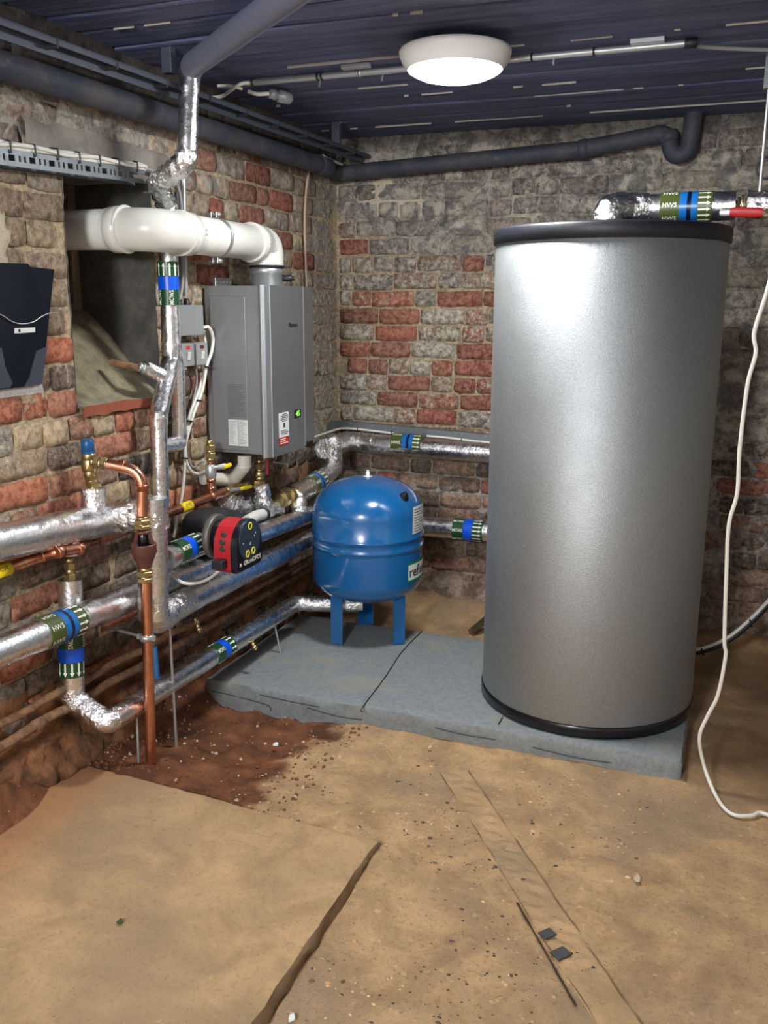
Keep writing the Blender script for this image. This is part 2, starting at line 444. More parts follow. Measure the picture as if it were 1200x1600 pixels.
for nm, q in (('wall_right', [(XR, 0, 0), (XR, YF, 0), (XR, YF, CZ), (XR, 0, CZ)]), ('wall_front', [(0, YF, 0), (XR, YF, 0), (XR, YF, CZ), (0, YF, CZ)])):
    mb = MB(); mb.add(q, [[0, 1, 2, 3]]); o = mb.obj(nm, plain('limewashed far walls', lin(206, 202, 194), .9, 0, .25, 6, .5), recalc=False); o['kind'] = 'structure'

# bricks: a handful of shared meshes, one object per brick
def brick_mesh(L, Hh, seed):
    rnd = random.Random(seed); nx, ny = (7 if L > .15 else 5), 4
    vs = []; fs = []; D = .03
    for j in range(ny):
        for i in range(nx):
            x = -L/2+L*i/(nx-1); y = -Hh/2+Hh*j/(ny-1)
            ed = (i in (0, nx-1)) or (j in (0, ny-1))
            co = (i in (0, nx-1)) and (j in (0, ny-1))
            x2 = x*(1-(.022 if co and L > .15 else .04 if co else 0)) + rnd.uniform(-.0025, .0025)
            y2 = y*(1-(.07 if co else 0)) + rnd.uniform(-.0025, .0025)
            vs.append((x2, y2, (rnd.uniform(-.003, -.0008) if ed else rnd.uniform(-.0015, .0015)) - (.002 if co else 0)))
    for j in range(ny-1):
        for i in range(nx-1):
            a = j*nx+i; fs.append([a, a+1, a+nx+1, a+nx])
    rim = [i for i in range(nx)]+[j*nx+nx-1 for j in range(1, ny)]+[(ny-1)*nx+i for i in range(nx-2, -1, -1)]+[j*nx for j in range(ny-2, 0, -1)]
    b0 = len(vs); vs += [(vs[k][0], vs[k][1], -D) for k in rim]; n = len(rim)
    for k in range(n): fs.append([rim[k], b0+k, b0+(k+1) % n, rim[(k+1) % n]])
    me = bpy.data.meshes.new('brick'); me.from_pydata(vs, [], fs); me.materials.append(BRICK)
    me.polygons.foreach_set('use_smooth', [k < (nx-1)*(ny-1) for k in range(len(fs))])
    me.update(); return me
STRETCH = [brick_mesh(.214, .0715, k) for k in range(7)]
HEADER = [brick_mesh(.104, .0715, 20+k) for k in range(5)]
def jit(c, k, r):
    f = (1.0 if c[0] > 2.4*c[1] else 1.25)+r.uniform(-k, k)*.8; return tuple(max(0, v*f*(1+r.uniform(-k, k)*.25)) for v in c[:3])
REDS = [lin(150, 72, 56), lin(140, 62, 50), lin(138, 74, 60), lin(158, 86, 64)]
DULL = [lin(136, 98, 82), lin(130, 102, 86), lin(118, 88, 72)]
GREY = [lin(112, 108, 104), lin(96, 92, 92), lin(128, 120, 112), lin(86, 82, 84)]
TAN = [lin(168, 142, 112), lin(150, 126, 102), lin(178, 156, 124), lin(140, 112, 92)]
DARK = [lin(74, 58, 48), lin(92, 72, 58), lin(60, 50, 46), lin(104, 78, 60)]
ORANGE = [lin(184, 98, 62), lin(166, 84, 56), lin(156, 90, 64)]
CLEAN_BACK = [(0.6992, 0.0000, 1.6727), (0.4378, 0.0000, 1.0994), (0.6991, 0.0000, 1.0842), (0.7331, 0.0000, 1.0085), (0.4221, 0.0000, 1.0201), (0.6160, 0.0000, 1.2012), (0.7244, 0.0000, 1.3219), (0.4007, 0.0000, 1.4047), (0.0740, 0.0000, 1.7577), (1.9999, 0.0000, 0.8341), (1.8500, 0.0000, 0.9873), (1.9474, 0.0000, 0.6778), (0.5560, 0.0000, 0.9535), (0.1141, 0.0000, 1.4107), (0.2846, 0.0000, 1.3509), (0.3857, 0.0000, 1.2693), (0.7972, 0.0000, 1.4918), (0.1838, 0.0000, 0.6727), (0.4786, 0.0000, 0.5949), (0.7768, 0.0000, 0.6016), (0.2716, 0.0000, 0.6622)]
CLEAN_LEFT = [(0.0000, -0.8167, 2.0154), (0.0000, -0.6006, 1.9567), (0.0000, -1.1371, 1.8611), (0.0000, -0.8193, 1.8690), (0.0000, -0.6374, 1.7962), (0.0000, -0.1250, 1.7285), (-0.0000, -0.4063, 1.6586), (-0.0000, -0.8280, 2.0969), (0.0000, -2.0323, 1.3291), (0.0000, -2.0149, 1.2218), (0.0000, -1.7385, 1.1113), (0.0000, -1.8134, 1.0459), (-0.0000, -2.0263, 0.9752), (0.0000, -2.0636, 0.9013), (0.0000, -2.2967, 0.9849), (0.0000, -2.2356, 1.1871), (0.0000, -2.1168, 1.1931), (0.0000, -2.3497, 0.6396), (-0.0000, -2.2904, 0.6010), (0.0000, -2.1525, 0.9445), (0.0000, -1.1794, 1.5835), (0.0000, -1.2410, 1.6629), (0.0000, -1.6995, 1.1503), (0.0000, -1.2294, 1.2005)]
MID_LEFT = [(0.0000, -0.7278, 1.9433), (0.0000, -0.8738, 1.9353), (0.0000, -1.2782, 2.0276), (0.0000, -0.5171, 2.0791)]
def lay(parent, side, u0, u1, zs, R, hole=None, cap=300, eyeU=1.2):
    bricks = []; rnd = random.Random(11+side); course = .0815
    row = 0; z = .06
    while z < CZ-.03:
        u = u0 - rnd.uniform(0, .18)
        while u < u1-.03:
            hd = rnd.random() < (.34 if side else .5)
            L = .102 if hd else .212
            L2 = L*rnd.uniform(.93, 1.05)
            a, b = u, u+L2
            if a < u0: a = u0+.004
            if b > u1-.006: b = u1-.006
            segs = [(a, b)]
            if hole and z+.03 > hole[2] and z-.03 < hole[3]:
                if a < hole[0] < b: segs = [(a, hole[0]-.004)]
                elif a < hole[1] < b: segs = [(hole[1]+.004, b)]
                elif hole[0] <= a and b <= hole[1]: segs = []
            for (p, q) in segs:
                if q-p > .045: bricks.append((p, q, z+rnd.uniform(-.004, .004), rnd))
            u = u+L2+rnd.uniform(.008, .013)
        z += course*rnd.uniform(.985, 1.015); row += 1
    clean = CLEAN_BACK if side else CLEAN_LEFT
    cu = [((c[0] if side else c[1]), c[2]) for c in clean]
    out = []
    for (p, q, z, rnd) in bricks:
        uc = (p+q)/2; L = q-p; cl = any(p-.004 < a < q+.004 and abs(b-z) < .041 for a, b in cu)
        r = rnd.random()
        if side:
            s = smear_back(uc, z)
            if uc < .09 and z < 1.7: base, al = rnd.choice(GREY+DULL), .5
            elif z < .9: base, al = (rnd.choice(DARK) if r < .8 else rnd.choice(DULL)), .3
            elif s > .3 and (z > 1.5 or uc > 1.2): base, al = rnd.choice(GREY), .25+.4*rnd.random()
            else:
                if z > 1.6: base, al = rnd.choice(DULL+GREY), .42
                elif r < .42: base, al = rnd.choice(REDS), .22+.2*rnd.random()
                elif r < .72: base, al = rnd.choice(DULL), .38+.2*rnd.random()
                else: base, al = rnd.choice(GREY), .4+.2*rnd.random()
            if cl: base, al = rnd.choice(REDS), .06
            pr = .0025-.002*s
        else:
            s = smear_left(uc, z)
            if z > 1.85 and uc < -1.5: base, al = rnd.choice([lin(112, 100, 92), lin(96, 86, 80), lin(126, 112, 100)]), .12
            elif uc > -1.5 and z > 1.5: base, al = (rnd.choice(TAN) if r < .8 else rnd.choice(DULL)), .42
            elif uc > -1.25 and z > .98: base, al = rnd.choice(GREY+DULL+TAN), .4
            elif z > 1.35: base, al = rnd.choice([lin(124, 104, 82), lin(106, 86, 70), lin(138, 120, 96)]), .25
            elif z > .85: base, al = (rnd.choice(TAN+DARK+[lin(146, 96, 72)])), .28
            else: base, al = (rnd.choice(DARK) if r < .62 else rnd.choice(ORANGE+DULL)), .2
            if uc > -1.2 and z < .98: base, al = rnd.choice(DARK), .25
            if cl: base, al = (rnd.choice(REDS) if uc > -1.5 else rnd.choice(ORANGE)), .04
            if any(p < c[1] < q and abs(c[2]-z) < .041 for c in MID_LEFT): base, al = lin(158, 100, 82), .22
            pr = .0025-.003*s
            if uc < -1.55 and z < .22: continue
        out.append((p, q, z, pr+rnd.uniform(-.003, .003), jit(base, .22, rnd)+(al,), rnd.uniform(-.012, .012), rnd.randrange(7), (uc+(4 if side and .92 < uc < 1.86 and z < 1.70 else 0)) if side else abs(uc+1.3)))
    out.sort(key=lambda b: b[7])
    mbx = MB()
    for k, (p, q, z, pr, col, tilt, v, _) in enumerate(out):
        L = q-p; me = (STRETCH if L > .15 else HEADER)[v % (7 if L > .15 else 5)]
        Mw = R(((p+q)/2, z, pr)) @ Matrix.Rotation(tilt, 4, 'Z') @ Matrix.Diagonal((L/(.212 if L > .15 else .102), 1, 1, 1))
        if k < cap:
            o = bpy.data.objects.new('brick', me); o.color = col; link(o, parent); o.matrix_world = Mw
        else:
            mbx.add([Mw @ v.co for v in me.vertices], [list(f.vertices) for f in me.polygons])
    if mbx.v:
        o = mbx.obj('brick_remainder', BRICK, parent); o.color = (.27, .24, .21, .4); o['kind'] = 'stuff'
BACKROT = Matrix(((1, 0, 0, 0), (0, 0, -1, 0), (0, 1, 0, 0), (0, 0, 0, 1)))
LEFTROT = Matrix(((0, 0, 1, 0), (1, 0, 0, 0), (0, 1, 0, 0), (0, 0, 0, 1)))
lay(wall_back, 1, 0.01, 2.35, 0, lambda t: Matrix.Translation((t[0], -t[2], t[1])) @ BACKROT)
lay(wall_left, 0, -2.62, -.01, 0, lambda t: Matrix.Translation((t[2], t[0], t[1])) @ LEFTROT, (WU0, WU1, WZ0-.02, 2.02))
# rendered lintel over the window
mb = MB(); nn = 26
vs = []; fs = []
for j in range(7):
    for i in range(nn+1):
        u = -2.14+.70*i/nn; z = 1.90+.105*j/6
        vs.append((.014+.004*fbm(u, z, 12, 2)-(.012 if j in (0, 6) else 0), u, z+(.012*fbm(u, z, 9, 4) if j == 6 else 0)))
for j in range(6):
    for i in range(nn): a = j*(nn+1)+i; fs.append([a, a+1, a+nn+2, a+nn+1])
mb.add(vs, fs, True)
mb.add([(.004, -2.14, 1.9), (.004, -1.44, 1.9), (-.36, -1.44, 1.9), (-.36, -2.14, 1.9)], [[0, 1, 2, 3]])
mb.obj('lintel', RENDER, wall_left, recalc=False)
# deep window: sooty reveals, sloping cement sill, frame with dusty dark glass
win = MB(); RD = -.36
win.add([(0, WU1, WZ0-.02), (RD, WU1, WZ0-.02), (RD, WU1, WZ1), (0, WU1, WZ1)], [[0, 1, 2, 3]])
win.add([(0, WU0, WZ0-.02), (RD, WU0, WZ0-.02), (RD, WU0, WZ1), (0, WU0, WZ1)], [[3, 2, 1, 0]])
window_1 = win.obj('window_1', SOOT, recalc=False); window_1['kind'] = 'structure'
mb = MB(); vs = []; fs = []
for j in range(13):
    for i in range(13):
        u = WU0+(WU1-WU0)*i/12; x = .022+(RD-.022)*j/12; z = 1.188+.30*sstep(0, 1, j/12)**.85+.004*fbm(u, x, 14, 1)
        vs.append((x+(.012*fbm(u, 0, 10, 3) if j == 0 else 0), u, z))
for j in range(12):
    for i in range(12): a = j*13+i; fs.append([a, a+1, a+14, a+13])
n0 = len(vs); vs += [(vs[i][0]-.004, vs[i][1], 1.155+.008*fbm(vs[i][1], 0, 15, 6)) for i in range(13)]
mb.add(vs, fs, True); mb.mi = 1; mb.add(vs, [[i+1, i, n0+i, n0+i+1] for i in range(12)])
mb.obj('sloping_sill', [CEMENT, plain('sill brick edge', lin(150, 82, 56), .9, 0, .3, 40, .4)], window_1, recalc=False)
mb = MB()
for (a, b) in (((RD+.0, WU0, 1.44), (RD+.05, WU0+.05, WZ1)), ((RD, WU1-.04, 1.44), (RD+.05, WU1, WZ1)), ((RD, WU0+.05, WZ1-.05), (RD+.05, WU1-.04, WZ1)), ((RD, WU0+.05, 1.44), (RD+.05, WU1-.04, 1.50)), ((RD+.005, -1.78, 1.50), (RD+.045, -1.755, WZ1-.05))): mb.box(a, b, .004)
fr = mb.obj('window_frame', plain('weathered frame paint', lin(120, 104, 84), .8, 0, .3, 40, .3), window_1)
mb = MB(); mb.box((RD+.015, WU0+.05, 1.5), (RD+.02, WU1-.04, WZ1-.05))
gl = NT('grimy dark glass'); pn = gl.noise(gl.pos(), 9, 5)
mb.obj('glass_pane', gl.set(Base_Color=gl.mix(pn, lin(22, 26, 34), lin(60, 58, 52)), Roughness=gl.ramp(pn, .3, .7, .15, .5)), fr)
# cement bed at the corner of sill below
# ceiling: shuttered boards with pale joints
mb = MB(); mb.add([(-.02, YF, CZ), (XR, YF, CZ), (XR, .02, CZ), (-.02, .02, CZ)], [[0, 1, 2, 3]])
ceiling = mb.obj('ceiling', CEILGAP, recalc=False); ceiling['kind'] = 'structure'
y = -.004; k = 0; rr = random.Random(5)
while y > YF:
    w = rr.choice((.145, .20, .235, .16)); d = rr.uniform(.010, .019); mb = MB(); g = .0045
    x0 = 0.0
    nxs = 40; ys = [y-g, y-g-.012, y-w/2, y-w+g+.012, y-w+g]
    vs = []; fs = []
    for i in range(nxs+1):
        x = XR*i/nxs
        for q, yy in enumerate([y-g]+ys+[y-w+g]):
            zz = CZ-.0005 if q in (0, 6) else CZ-d+.004*fbm(x*.6, yy*3, 2.2, k)+(.003 if q in (1, 5) else 0)
            vs.append((x, yy+.0035*fbm(x, k*3.1, 2.5, k), zz))
    for i in range(nxs):
        for q in range(6): a = i*7+q; fs.append([a, a+1, a+8, a+7])
    mb.add(vs, fs, False); mb.obj('ceiling_board', CEIL, ceiling, recalc=True)
    if k:
        mb = MB(); thr = (.5, -.12, .42, .6, .05, .55)[k % 6]; run = []
        for i in range(241):
            x = XR*i/240; on = fbm(x, k*2.3, 2.0, 31) + .3*fbm(x, k, 14, 3) > thr
            if on: run.append(x)
            if (not on or i == 240) and run:
                if len(run) > 1:
                    V = []
                    for xx in run:
                        yo = y+.0035*fbm(xx, k*3.1, 2.5, k); hw = max(.0005, .0014+.0022*fbm(xx, k, 20, 8))
                        V += [(xx, yo-hw, CZ-d-.0035), (xx, yo+hw, CZ-d-.0035), (xx, yo+hw, CZ-.001), (xx, yo-hw, CZ-.001)]
                    F = []
                    for q in range(len(run)-1):
                        for s_ in range(4): F.append([q*4+s_, q*4+(s_+1) % 4, q*4+4+(s_+1) % 4, q*4+4+s_])
                    F += [[0, 1, 2, 3], [len(V)-1, len(V)-2, len(V)-3, len(V)-4]]; mb.add(V, F)
                run = []
        if mb.v: mb.obj('joint_filler', plain('pale filler', lin(178, 174, 168), .9, 0, .2, 30), ceiling)['kind'] = 'stuff'
    y -= w; k += 1

# ---------------------------------------------------------------- floor
def ground(x, y):
    """height and dirt of the ground: shallow dug-out at the left wall, slight rise in front of it"""
    z = .006*fbm(x, y, 2.2, 1)+.0025*fbm(x, y, 11, 2)
    pit = sstep(.60, .30, x)*sstep(-2.30, -2.12, y)*sstep(-.2, -.9, y)
    edge = sstep(.80, .44, x + .10*fbm(x, y, 5, 4))*sstep(-2.35, -2.15, y)*sstep(-1.0, -1.3, y)
    rise = .034*math.exp(-(((x-.85)/.28)**2+((y+2.12)/.22)**2))
    z += rise - .035*edge*sstep(-2.2, -1.2, y)
    near = math.exp(-(((x-.22)/.17)**2+((y+2.10)/.30)**2))
    z += .075*near
    z += .10*sstep(.16, -.02, x)*sstep(-.9, -1.3, y)
    z += .10*sstep(.3, .0, x)*sstep(-2.25, -2.5, y)
    bk = sstep(-.30, -.02, y); z += .05*bk*(1+.4*fbm(x, y, 6, 8))
    z += edge*.012*fbm(x, y, 16, 6)
    d = max(edge, .75*bk*sstep(.2, .5, x)*0+.35*bk, sstep(.30, .05, x)*.9)
    dm = sstep(1.75, 2.3, x + .25*fbm(x, y, 3, 5))*sstep(-1.9, -1.2, y)
    return z, d, dm
NX, NY = 150, 200; X0, X1, Y0, Y1 = -.08, 3.0, -3.9, .04
vs = []; da = []; dm = []
for j in range(NY+1):
    for i in range(NX+1):
        x = X0+(X1-X0)*i/NX; y = Y0+(Y1-Y0)*j/NY; z, d, m = ground(x, y); vs.append((x, y, z)); da.append(d); dm.append(m)
fs = [[j*(NX+1)+i, j*(NX+1)+i+1, (j+1)*(NX+1)+i+1, (j+1)*(NX+1)+i] for j in range(NY) for i in range(NX)]
o0 = len(vs)
for q in (((X1-.01, YF), (XR, .02)), ((-.08, YF), (X1-.01, Y0+.01))):
    b = len(vs); (xa, ya), (xb, yb) = q
    vs += [(xa, ya, -.004), (xb, ya, -.004), (xb, yb, -.004), (xa, yb, -.004)]; fs.append([b, b+1, b+2, b+3]); da += [0]*4; dm += [.3]*4
mb = MB(); mb.add(vs, fs, True); floor = mb.obj('floor', FLOOR, recalc=False); floor['kind'] = 'structure'
for nm, arr in (('dirt', da), ('damp', dm)):
    at = floor.data.attributes.new(nm, 'FLOAT', 'POINT'); at.data.foreach_set('value', arr)
# pebbles showing in the worn concrete
PEB = NT('pebble'); pp = PEB.voro(PEB.pos(), 40).outputs['Color']
rs = PEB.sep(pp)
PEBM = PEB.set(Base_Color=PEB.mix(PEB.ramp(rs[0], .3, .6), PEB.mix(rs[1], lin(216, 186, 142), lin(190, 144, 92)), PEB.mix(rs[2], lin(96, 78, 62), lin(60, 54, 50))), Roughness=.8)
mb = MB(); rr = random.Random(3)
for k in range(2300):
    x = rr.uniform(.5, 1.75); y = rr.uniform(-3.3, -1.5)
    t = rr.random()
    if x < 1.09 and y < -2.14: continue
    if fbm(x, y, 3, 3) + (.35 if y < -2.1 and x < 1.6 else 0) < rr.uniform(-.3, .6): continue
    r = .0026+.0062*rr.random()**3; z = ground(x, y)[0]; a = rr.uniform(0, PI); e = rr.uniform(.6, 1); n = 6
    ring = [(x+r*math.cos(a+2*PI*i/n)*(1 if i % 3 else e), y+r*math.sin(a+2*PI*i/n)*e, z) for i in range(n)]
    top = [(x+(p[0]-x)*.55, y+(p[1]-y)*.55, z+r*.3) for p in ring]
    mb.rings([ring, top], True, False, True, False)
o = mb.obj('pebbles', PEBM, floor); o['kind'] = 'stuff'
# crumbs of earth and mortar in the dug-out and along the wall
mb = MB()
for k in range(1500):
    if rr.random() < .6: x = rr.uniform(.02, .75); y = rr.uniform(-2.15, -1.25)
    else: x = rr.uniform(.0, .16) ; y = rr.uniform(-2.7, -1.3)
    if x < .075+.0*y and y > -1.45: continue
    z = ground(x, y)[0]; r = .0025+.007*rr.random()**3
    ring = [(x+r*math.cos(1.05*i+k)*rr.uniform(.7, 1.1), y+r*math.sin(1.05*i+k)*rr.uniform(.7, 1.1), z) for i in range(6)]
    top = [(x+(p[0]-x)*.5, y+(p[1]-y)*.5, z+r*rr.uniform(.5, .9)) for p in ring]
    mb.mi = 0 if rr.random() < .86 else 1
    mb.rings([ring, top], True, False, True, False)
o = mb.obj('earth_crumbs', [plain('earth crumb', lin(124, 76, 50), .95, 0, .4, 60), plain('pale crumb', lin(198, 176, 150), .95, 0, .3, 60)], floor); o['kind'] = 'stuff'

# raised screed slab in the left foreground
def chipped_slab(x0, x1, y0, y1, zt, zb, seedk, step=.03, amp=.006, undercut=0.0):
    """box whose top outline and side faces are irregular; zt(x, y) gives the top"""
    mb = MB(); nx = max(2, int((x1-x0)/step)); ny = max(2, int((y1-y0)/step)); vs = []; fs = []
    def off(x, y):
        return amp*fbm(x, y, 14, seedk)
    for j in range(ny+1):
        for i in range(nx+1):
            x = x0+(x1-x0)*i/nx; y = y0+(y1-y0)*j/ny
            dx = off(x, y)*(1 if i in (0, nx) else 0); dy = off(y+5, x)*(1 if j in (0, ny) else 0)
            ed = i in (0, nx) or j in (0, ny)
            vs.append((x+dx, y+dy, zt(x, y)-(.004 if ed else 0)+.0016*fbm(x, y, 9, seedk+1)))
    for j in range(ny):
        for i in range(nx): a = j*(nx+1)+i; fs.append([a, a+1, a+nx+2, a+nx+1])
    mb.add(vs, fs, True)
    rim = [i for i in range(nx)]+[j*(nx+1)+nx for j in range(ny)]+[ny*(nx+1)+i for i in range(nx, 0, -1)]+[j*(nx+1) for j in range(ny, 0, -1)]
    prev = [vs[k] for k in rim]; rows = [prev]; cx, cy = (x0+x1)/2, (y0+y1)/2
    for t in (.12, .4, .7, 1):
        row = []
        for p in prev:
            n = amp*1.3*fbm(p[0]+t, p[1]+t*2, 13, seedk+5)
            sx = 1 if abs(p[0]-x1) < .02 else -1 if abs(p[0]-x0) < .02 else 0
            sy = 1 if abs(p[1]-y1) < .02 else -1 if abs(p[1]-y0) < .02 else 0
            gx = .004+n+undercut*t*t*fbm(p[0], p[1], 5, 2); row.append((p[0]+sx*gx, p[1]+sy*gx, p[2]+(zb-p[2])*t))
        rows.append(row)
    b = len(mb.v); n = len(rim); V = [p for r in rows for p in r]; F = []
    for q in range(len(rows)-1):
        for k in range(n): F.append([q*n+k, (q+1)*n+k, (q+1)*n+(k+1) % n, q*n+(k+1) % n])
    mb.mi = 1; mb.add(V, F, True); return mb
mb = chipped_slab(.02, 1.068, -4.3, -2.162, lambda x, y: .048+.034*sstep(1.0, .1, x), -.03, 3, .03, .007)
o = mb.obj('raised_screed', [SCREED, plain('screed edge', lin(150, 124, 92), .95, 0, .35, 40, .6)], floor)
o['label'] = 'raised concrete screed with a broken edge in the left foreground'
# filled service channel across the floor
mb = MB(); A = Vector((1.1365, -1.6389, 0.0000)); B = Vector((1.7787, -2.5478, 0.0000)); d = (B-A).normalized(); B = B+d*.6; nrm = Vector((-d.y, d.x, 0)); w = .048; n = 60; vs = []; fs = []
for i in range(n+1):
    p = A+(B-A)*i/n
    for q in (-1, -.93, -.3, .3, .93, 1):
        x, y = (p+nrm*w*q+nrm*.004*fbm(p.x, p.y, 9, 1)*(abs(q) > .9))[:2]
        zz = ground(x, y)[0]; vs.append((x, y, zz+(.0022 if abs(q) < .98 else -.002)+((.004*math.sin(i*2.6+q*2)) if i < 34 and abs(q) < .5 else 0)))
for i in range(n):
    for q in range(5): a = i*6+q; fs.append([a, a+1, a+7, a+6])
mb.add(vs, fs, False)
o = mb.obj('channel_cover', SCREED, floor); o['label'] = 'long narrow filled channel running across the floor'
for sg in (-1, 1):
    mb = MB(); rows = []
    for i in range(0, n+1):
        p = A+(B-A)*i/n; wv = .0013*max(.0, (.45 if sg < 0 else .7)+1.5*fbm(i*.35, sg, 1, 3)); q = p+nrm*(w*sg+.004*fbm(p.x, p.y, 9, 1)*sg)
        rows.append([(q+nrm*k*wv).to_tuple()[:2]+(ground(q.x, q.y)[0]+.0035,) for k in (-1, 1)])
    mb.add([v for r in rows for v in r], [[2*i, 2*i+1, 2*i+3, 2*i+2] for i in range(n)]); mb.obj('channel_joint', plain('channel joint', lin(124, 98, 70), .95, 0, .3, 60), floor)
mb = MB(); s = Vector((1.4815, -2.2250, 0.0000)); e = Vector((1.6841, -2.5357, 0.0000))
gp = [s+(e-s)*i/14 for i in range(15)]
mb.add([(p.x+sg*(.003+.002*fbm(p.x, p.y, 20, 2))-.0, p.y, ground(p.x, p.y)[0]+.0055) for p in gp for sg in (-1, 1)], [[2*i, 2*i+1, 2*i+3, 2*i+2] for i in range(14)])
o = mb.obj('channel_crack', plain('dark crack', lin(58, 42, 30), .95), floor)
for c, sz in (((1.5789, -2.3239, 0.0000), .018), ((1.6223, -2.3819, 0.0000), .021)):
    mb = MB(); q = Matrix.Rotation(.9, 3, 'Z')
    mb.box((c[0]-sz, c[1]-sz*.8, .003), (c[0]+sz, c[1]+sz*.8, .0075), .0015, q)
    t = mb.obj('floor_tile_chip', plain('slate grey tile', lin(62, 62, 62), .6, 0, .3, 50), floor)

# painted plinth
mb = chipped_slab(.065, 1.83, -1.42, -.60, lambda x, y: .072+.006*sstep(.6, .1, x), -.05, 8, .028, .005, .012)
pl = mb.obj('concrete_plinth', [PLINTH, PLINTH]); tag(pl, 'low grey painted concrete plinth under the silver tank and blue vessel', 'plinth')
for name, pts in (('crack', [(0.7428, -1.4731, 0.0760), (0.7265, -1.4334, 0.0760), (0.7055, -1.1652, 0.0760), (0.6734, -0.8718, 0.0760), (0.6712, -0.5965, 0.0760)]), ('crack', [(1.2202, -1.3894, 0.0760), (1.2191, -1.3296, 0.0760)])):
    mb = MB(); pts = [Vector((p[0], p[1], .0785 if p[0] < .3 else .0755)) for p in pts]
    mb.tube(smoothpath(pts, 5), .0022, 6); mb.obj('crack', plain('dark crack', lin(58, 42, 30), .95), pl)
mb = MB(); yy = -1.431
for pts in ([(.09, .03), (.2, .026), (.33, .012), (.345, -.01)], [(.5, .03), (.62, .018), (.72, .02)], [(.30, .05), (.42, .044), (.55, .042)], [(1.35, .03), (1.5, .02), (1.62, .024)], [(1.0, .04), (1.1, .032), (1.22, .034)]):
    mb = MB(); mb.tube(smoothpath([(x, yy+.003, z) for x, z in pts], 5), .0024, 5)
    mb.obj('face_crack', plain('crack shadow grey', lin(70, 74, 76), .9), pl)
def dome(name, label, x, y, power):
    t = thing(name, label, 'lamp', (x, y, CZ))
    mb = MB(); c = (x, y, CZ-.014)
    mb.lathe((x, y, CZ-.012), (0, 0, -1), [(-.0, .033), (.022, .033), (.024, .031)], 24); o = mb.obj('ceiling_mount', WHITEPLASTIC, t); o.matrix_parent_inverse = t.matrix_world.inverted() if False else Matrix.Translation((-x, -y, -CZ))
    mb = MB(); mb.lathe((x, y, CZ-.034), (0, 0, -1), [(0, .03), (0, .06), (.006, .13), (.014, .163), (.022, .168), (.032, .166), (.055, .156), (.072, .140)], 56, True, True, False)
    o = mb.obj('housing', plain('white lamp housing', lin(240, 242, 244), .35, 0, .03, 8), t); o.matrix_parent_inverse = Matrix.Translation((-x, -y, -CZ))
    mb = MB(); mb.lathe((x, y, CZ-.034), (0, 0, -1), [(.071, .141), (.080, .128), (.090, .104), (.098, .072), (.102, .036), (.1035, .004)], 56, True, False, True)
    em = bpy.data.materials.new('lit diffuser'); em.use_nodes = True; b = em.node_tree.nodes['Principled BSDF']
    b.inputs['Emission Color'].default_value = (.98, .99, 1, 1); b.inputs['Emission Strength'].default_value = power; b.inputs['Base Color'].default_value = (.8, .8, .8, 1)
    o = mb.obj('diffuser', em, t); o.matrix_parent_inverse = Matrix.Translation((-x, -y, -CZ)); return t
lx, ly = 1.033, -1.452
dome('ceiling_light', 'round white ceiling light with a glowing domed diffuser under the dark ceiling', lx, ly, LAMP)
# ---------------------------------------------------------------- tank, vessel
def child_at(o, t):
    """parts are modelled in room coordinates: cancel the thing's own offset"""
    o.parent = t; o.matrix_parent_inverse = Matrix.Translation(-t.location); return o
class T:
    """a thing plus its parts, all modelled in room coordinates"""
    def __init__(s, name, label, cat, loc, group=None): s.e = thing(name, label, cat, loc, group)
    def part(s, mb, name, mat, label=None, parent=None, smooth=None):
        o = mb.obj(name, mat, None, smooth)
        if parent is None: child_at(o, s.e)
        else: o.parent = parent; o.matrix_parent_inverse = parent.matrix_parent_inverse.inverted() if False else Matrix.Identity(4)
        if label: o['label'] = label
        return o
# parts of parts: the parent part sits at its thing's origin with the same cancelled offset, so identity keeps room coordinates
tk = T('hot_water_tank', 'tall silver cylindrical hot water tank with black top cap on the plinth', 'tank', (1.456, -1.007, .075))
c = (1.456, -1.007, 0)
mb = MB(); mb.lathe(c, (0, 0, 1), [(.075, .375), (.076, .388), (.112, .388), (.116, .384)], 96); tk.part(mb, 'base_ring', BLACKGLOSS)
mb = MB(); mb.lathe(c, (0, 0, 1), [(.112, .382), (.118, .3835), (1.705, .3835), (1.708, .38)], 96)
body = tk.part(mb, 'insulation_jacket', TANK)
mb = MB(); mb.lathe(c, (0, 0, 1), [(1.700, .386), (1.702, .3905), (1.742, .3905), (1.749, .386), (1.752, .376), (1.756, .1)], 96); tk.part(mb, 'top_cap', BLACK)

vx, vy = .470, -.753
vs_ = T('expansion_vessel', 'round blue pressure vessel standing on three angle legs', 'vessel', (vx, vy, .075))
R0 = .237; prof = [(.262, .03), (.264, .07)]
for k in range(1, 11): a = PI/2*k/10; prof.append((.365-.098*math.cos(a), .07+(R0-.07)*math.sin(a)))
prof += [(.49, R0), (.502, R0), (.506, R0+.004), (.512, R0+.0045), (.518, R0+.001), (.545, R0+.001), (.55, R0+.0045), (.557, R0+.004), (.562, R0), (.64, R0)]
for k in range(1, 13): a = PI/2*k/12; prof.append((.64+.152*math.sin(a), .012+(R0-.012)*math.cos(a)))
mb = MB(); mb.lathe((vx, vy, 0), (0, 0, 1), prof, 72); vb = vs_.part(mb, 'shell', VESSEL)
mb = MB(); mb.lathe((vx, vy, .235), (0, 0, 1), [(0, .03), (.002, .034), (.03, .034)], 24); vs_.part(mb, 'bottom_connection', BRASS)
mb = MB(); mb.lathe((vx, vy, .788), (0, 0, 1), [(0, .02), (.004, .02), (.006, .009), (.022, .009), (.024, .006), (.030, .006)], 20); vs_.part(mb, 'air_valve', WHITEPLASTIC, 'small white air valve on the crown')
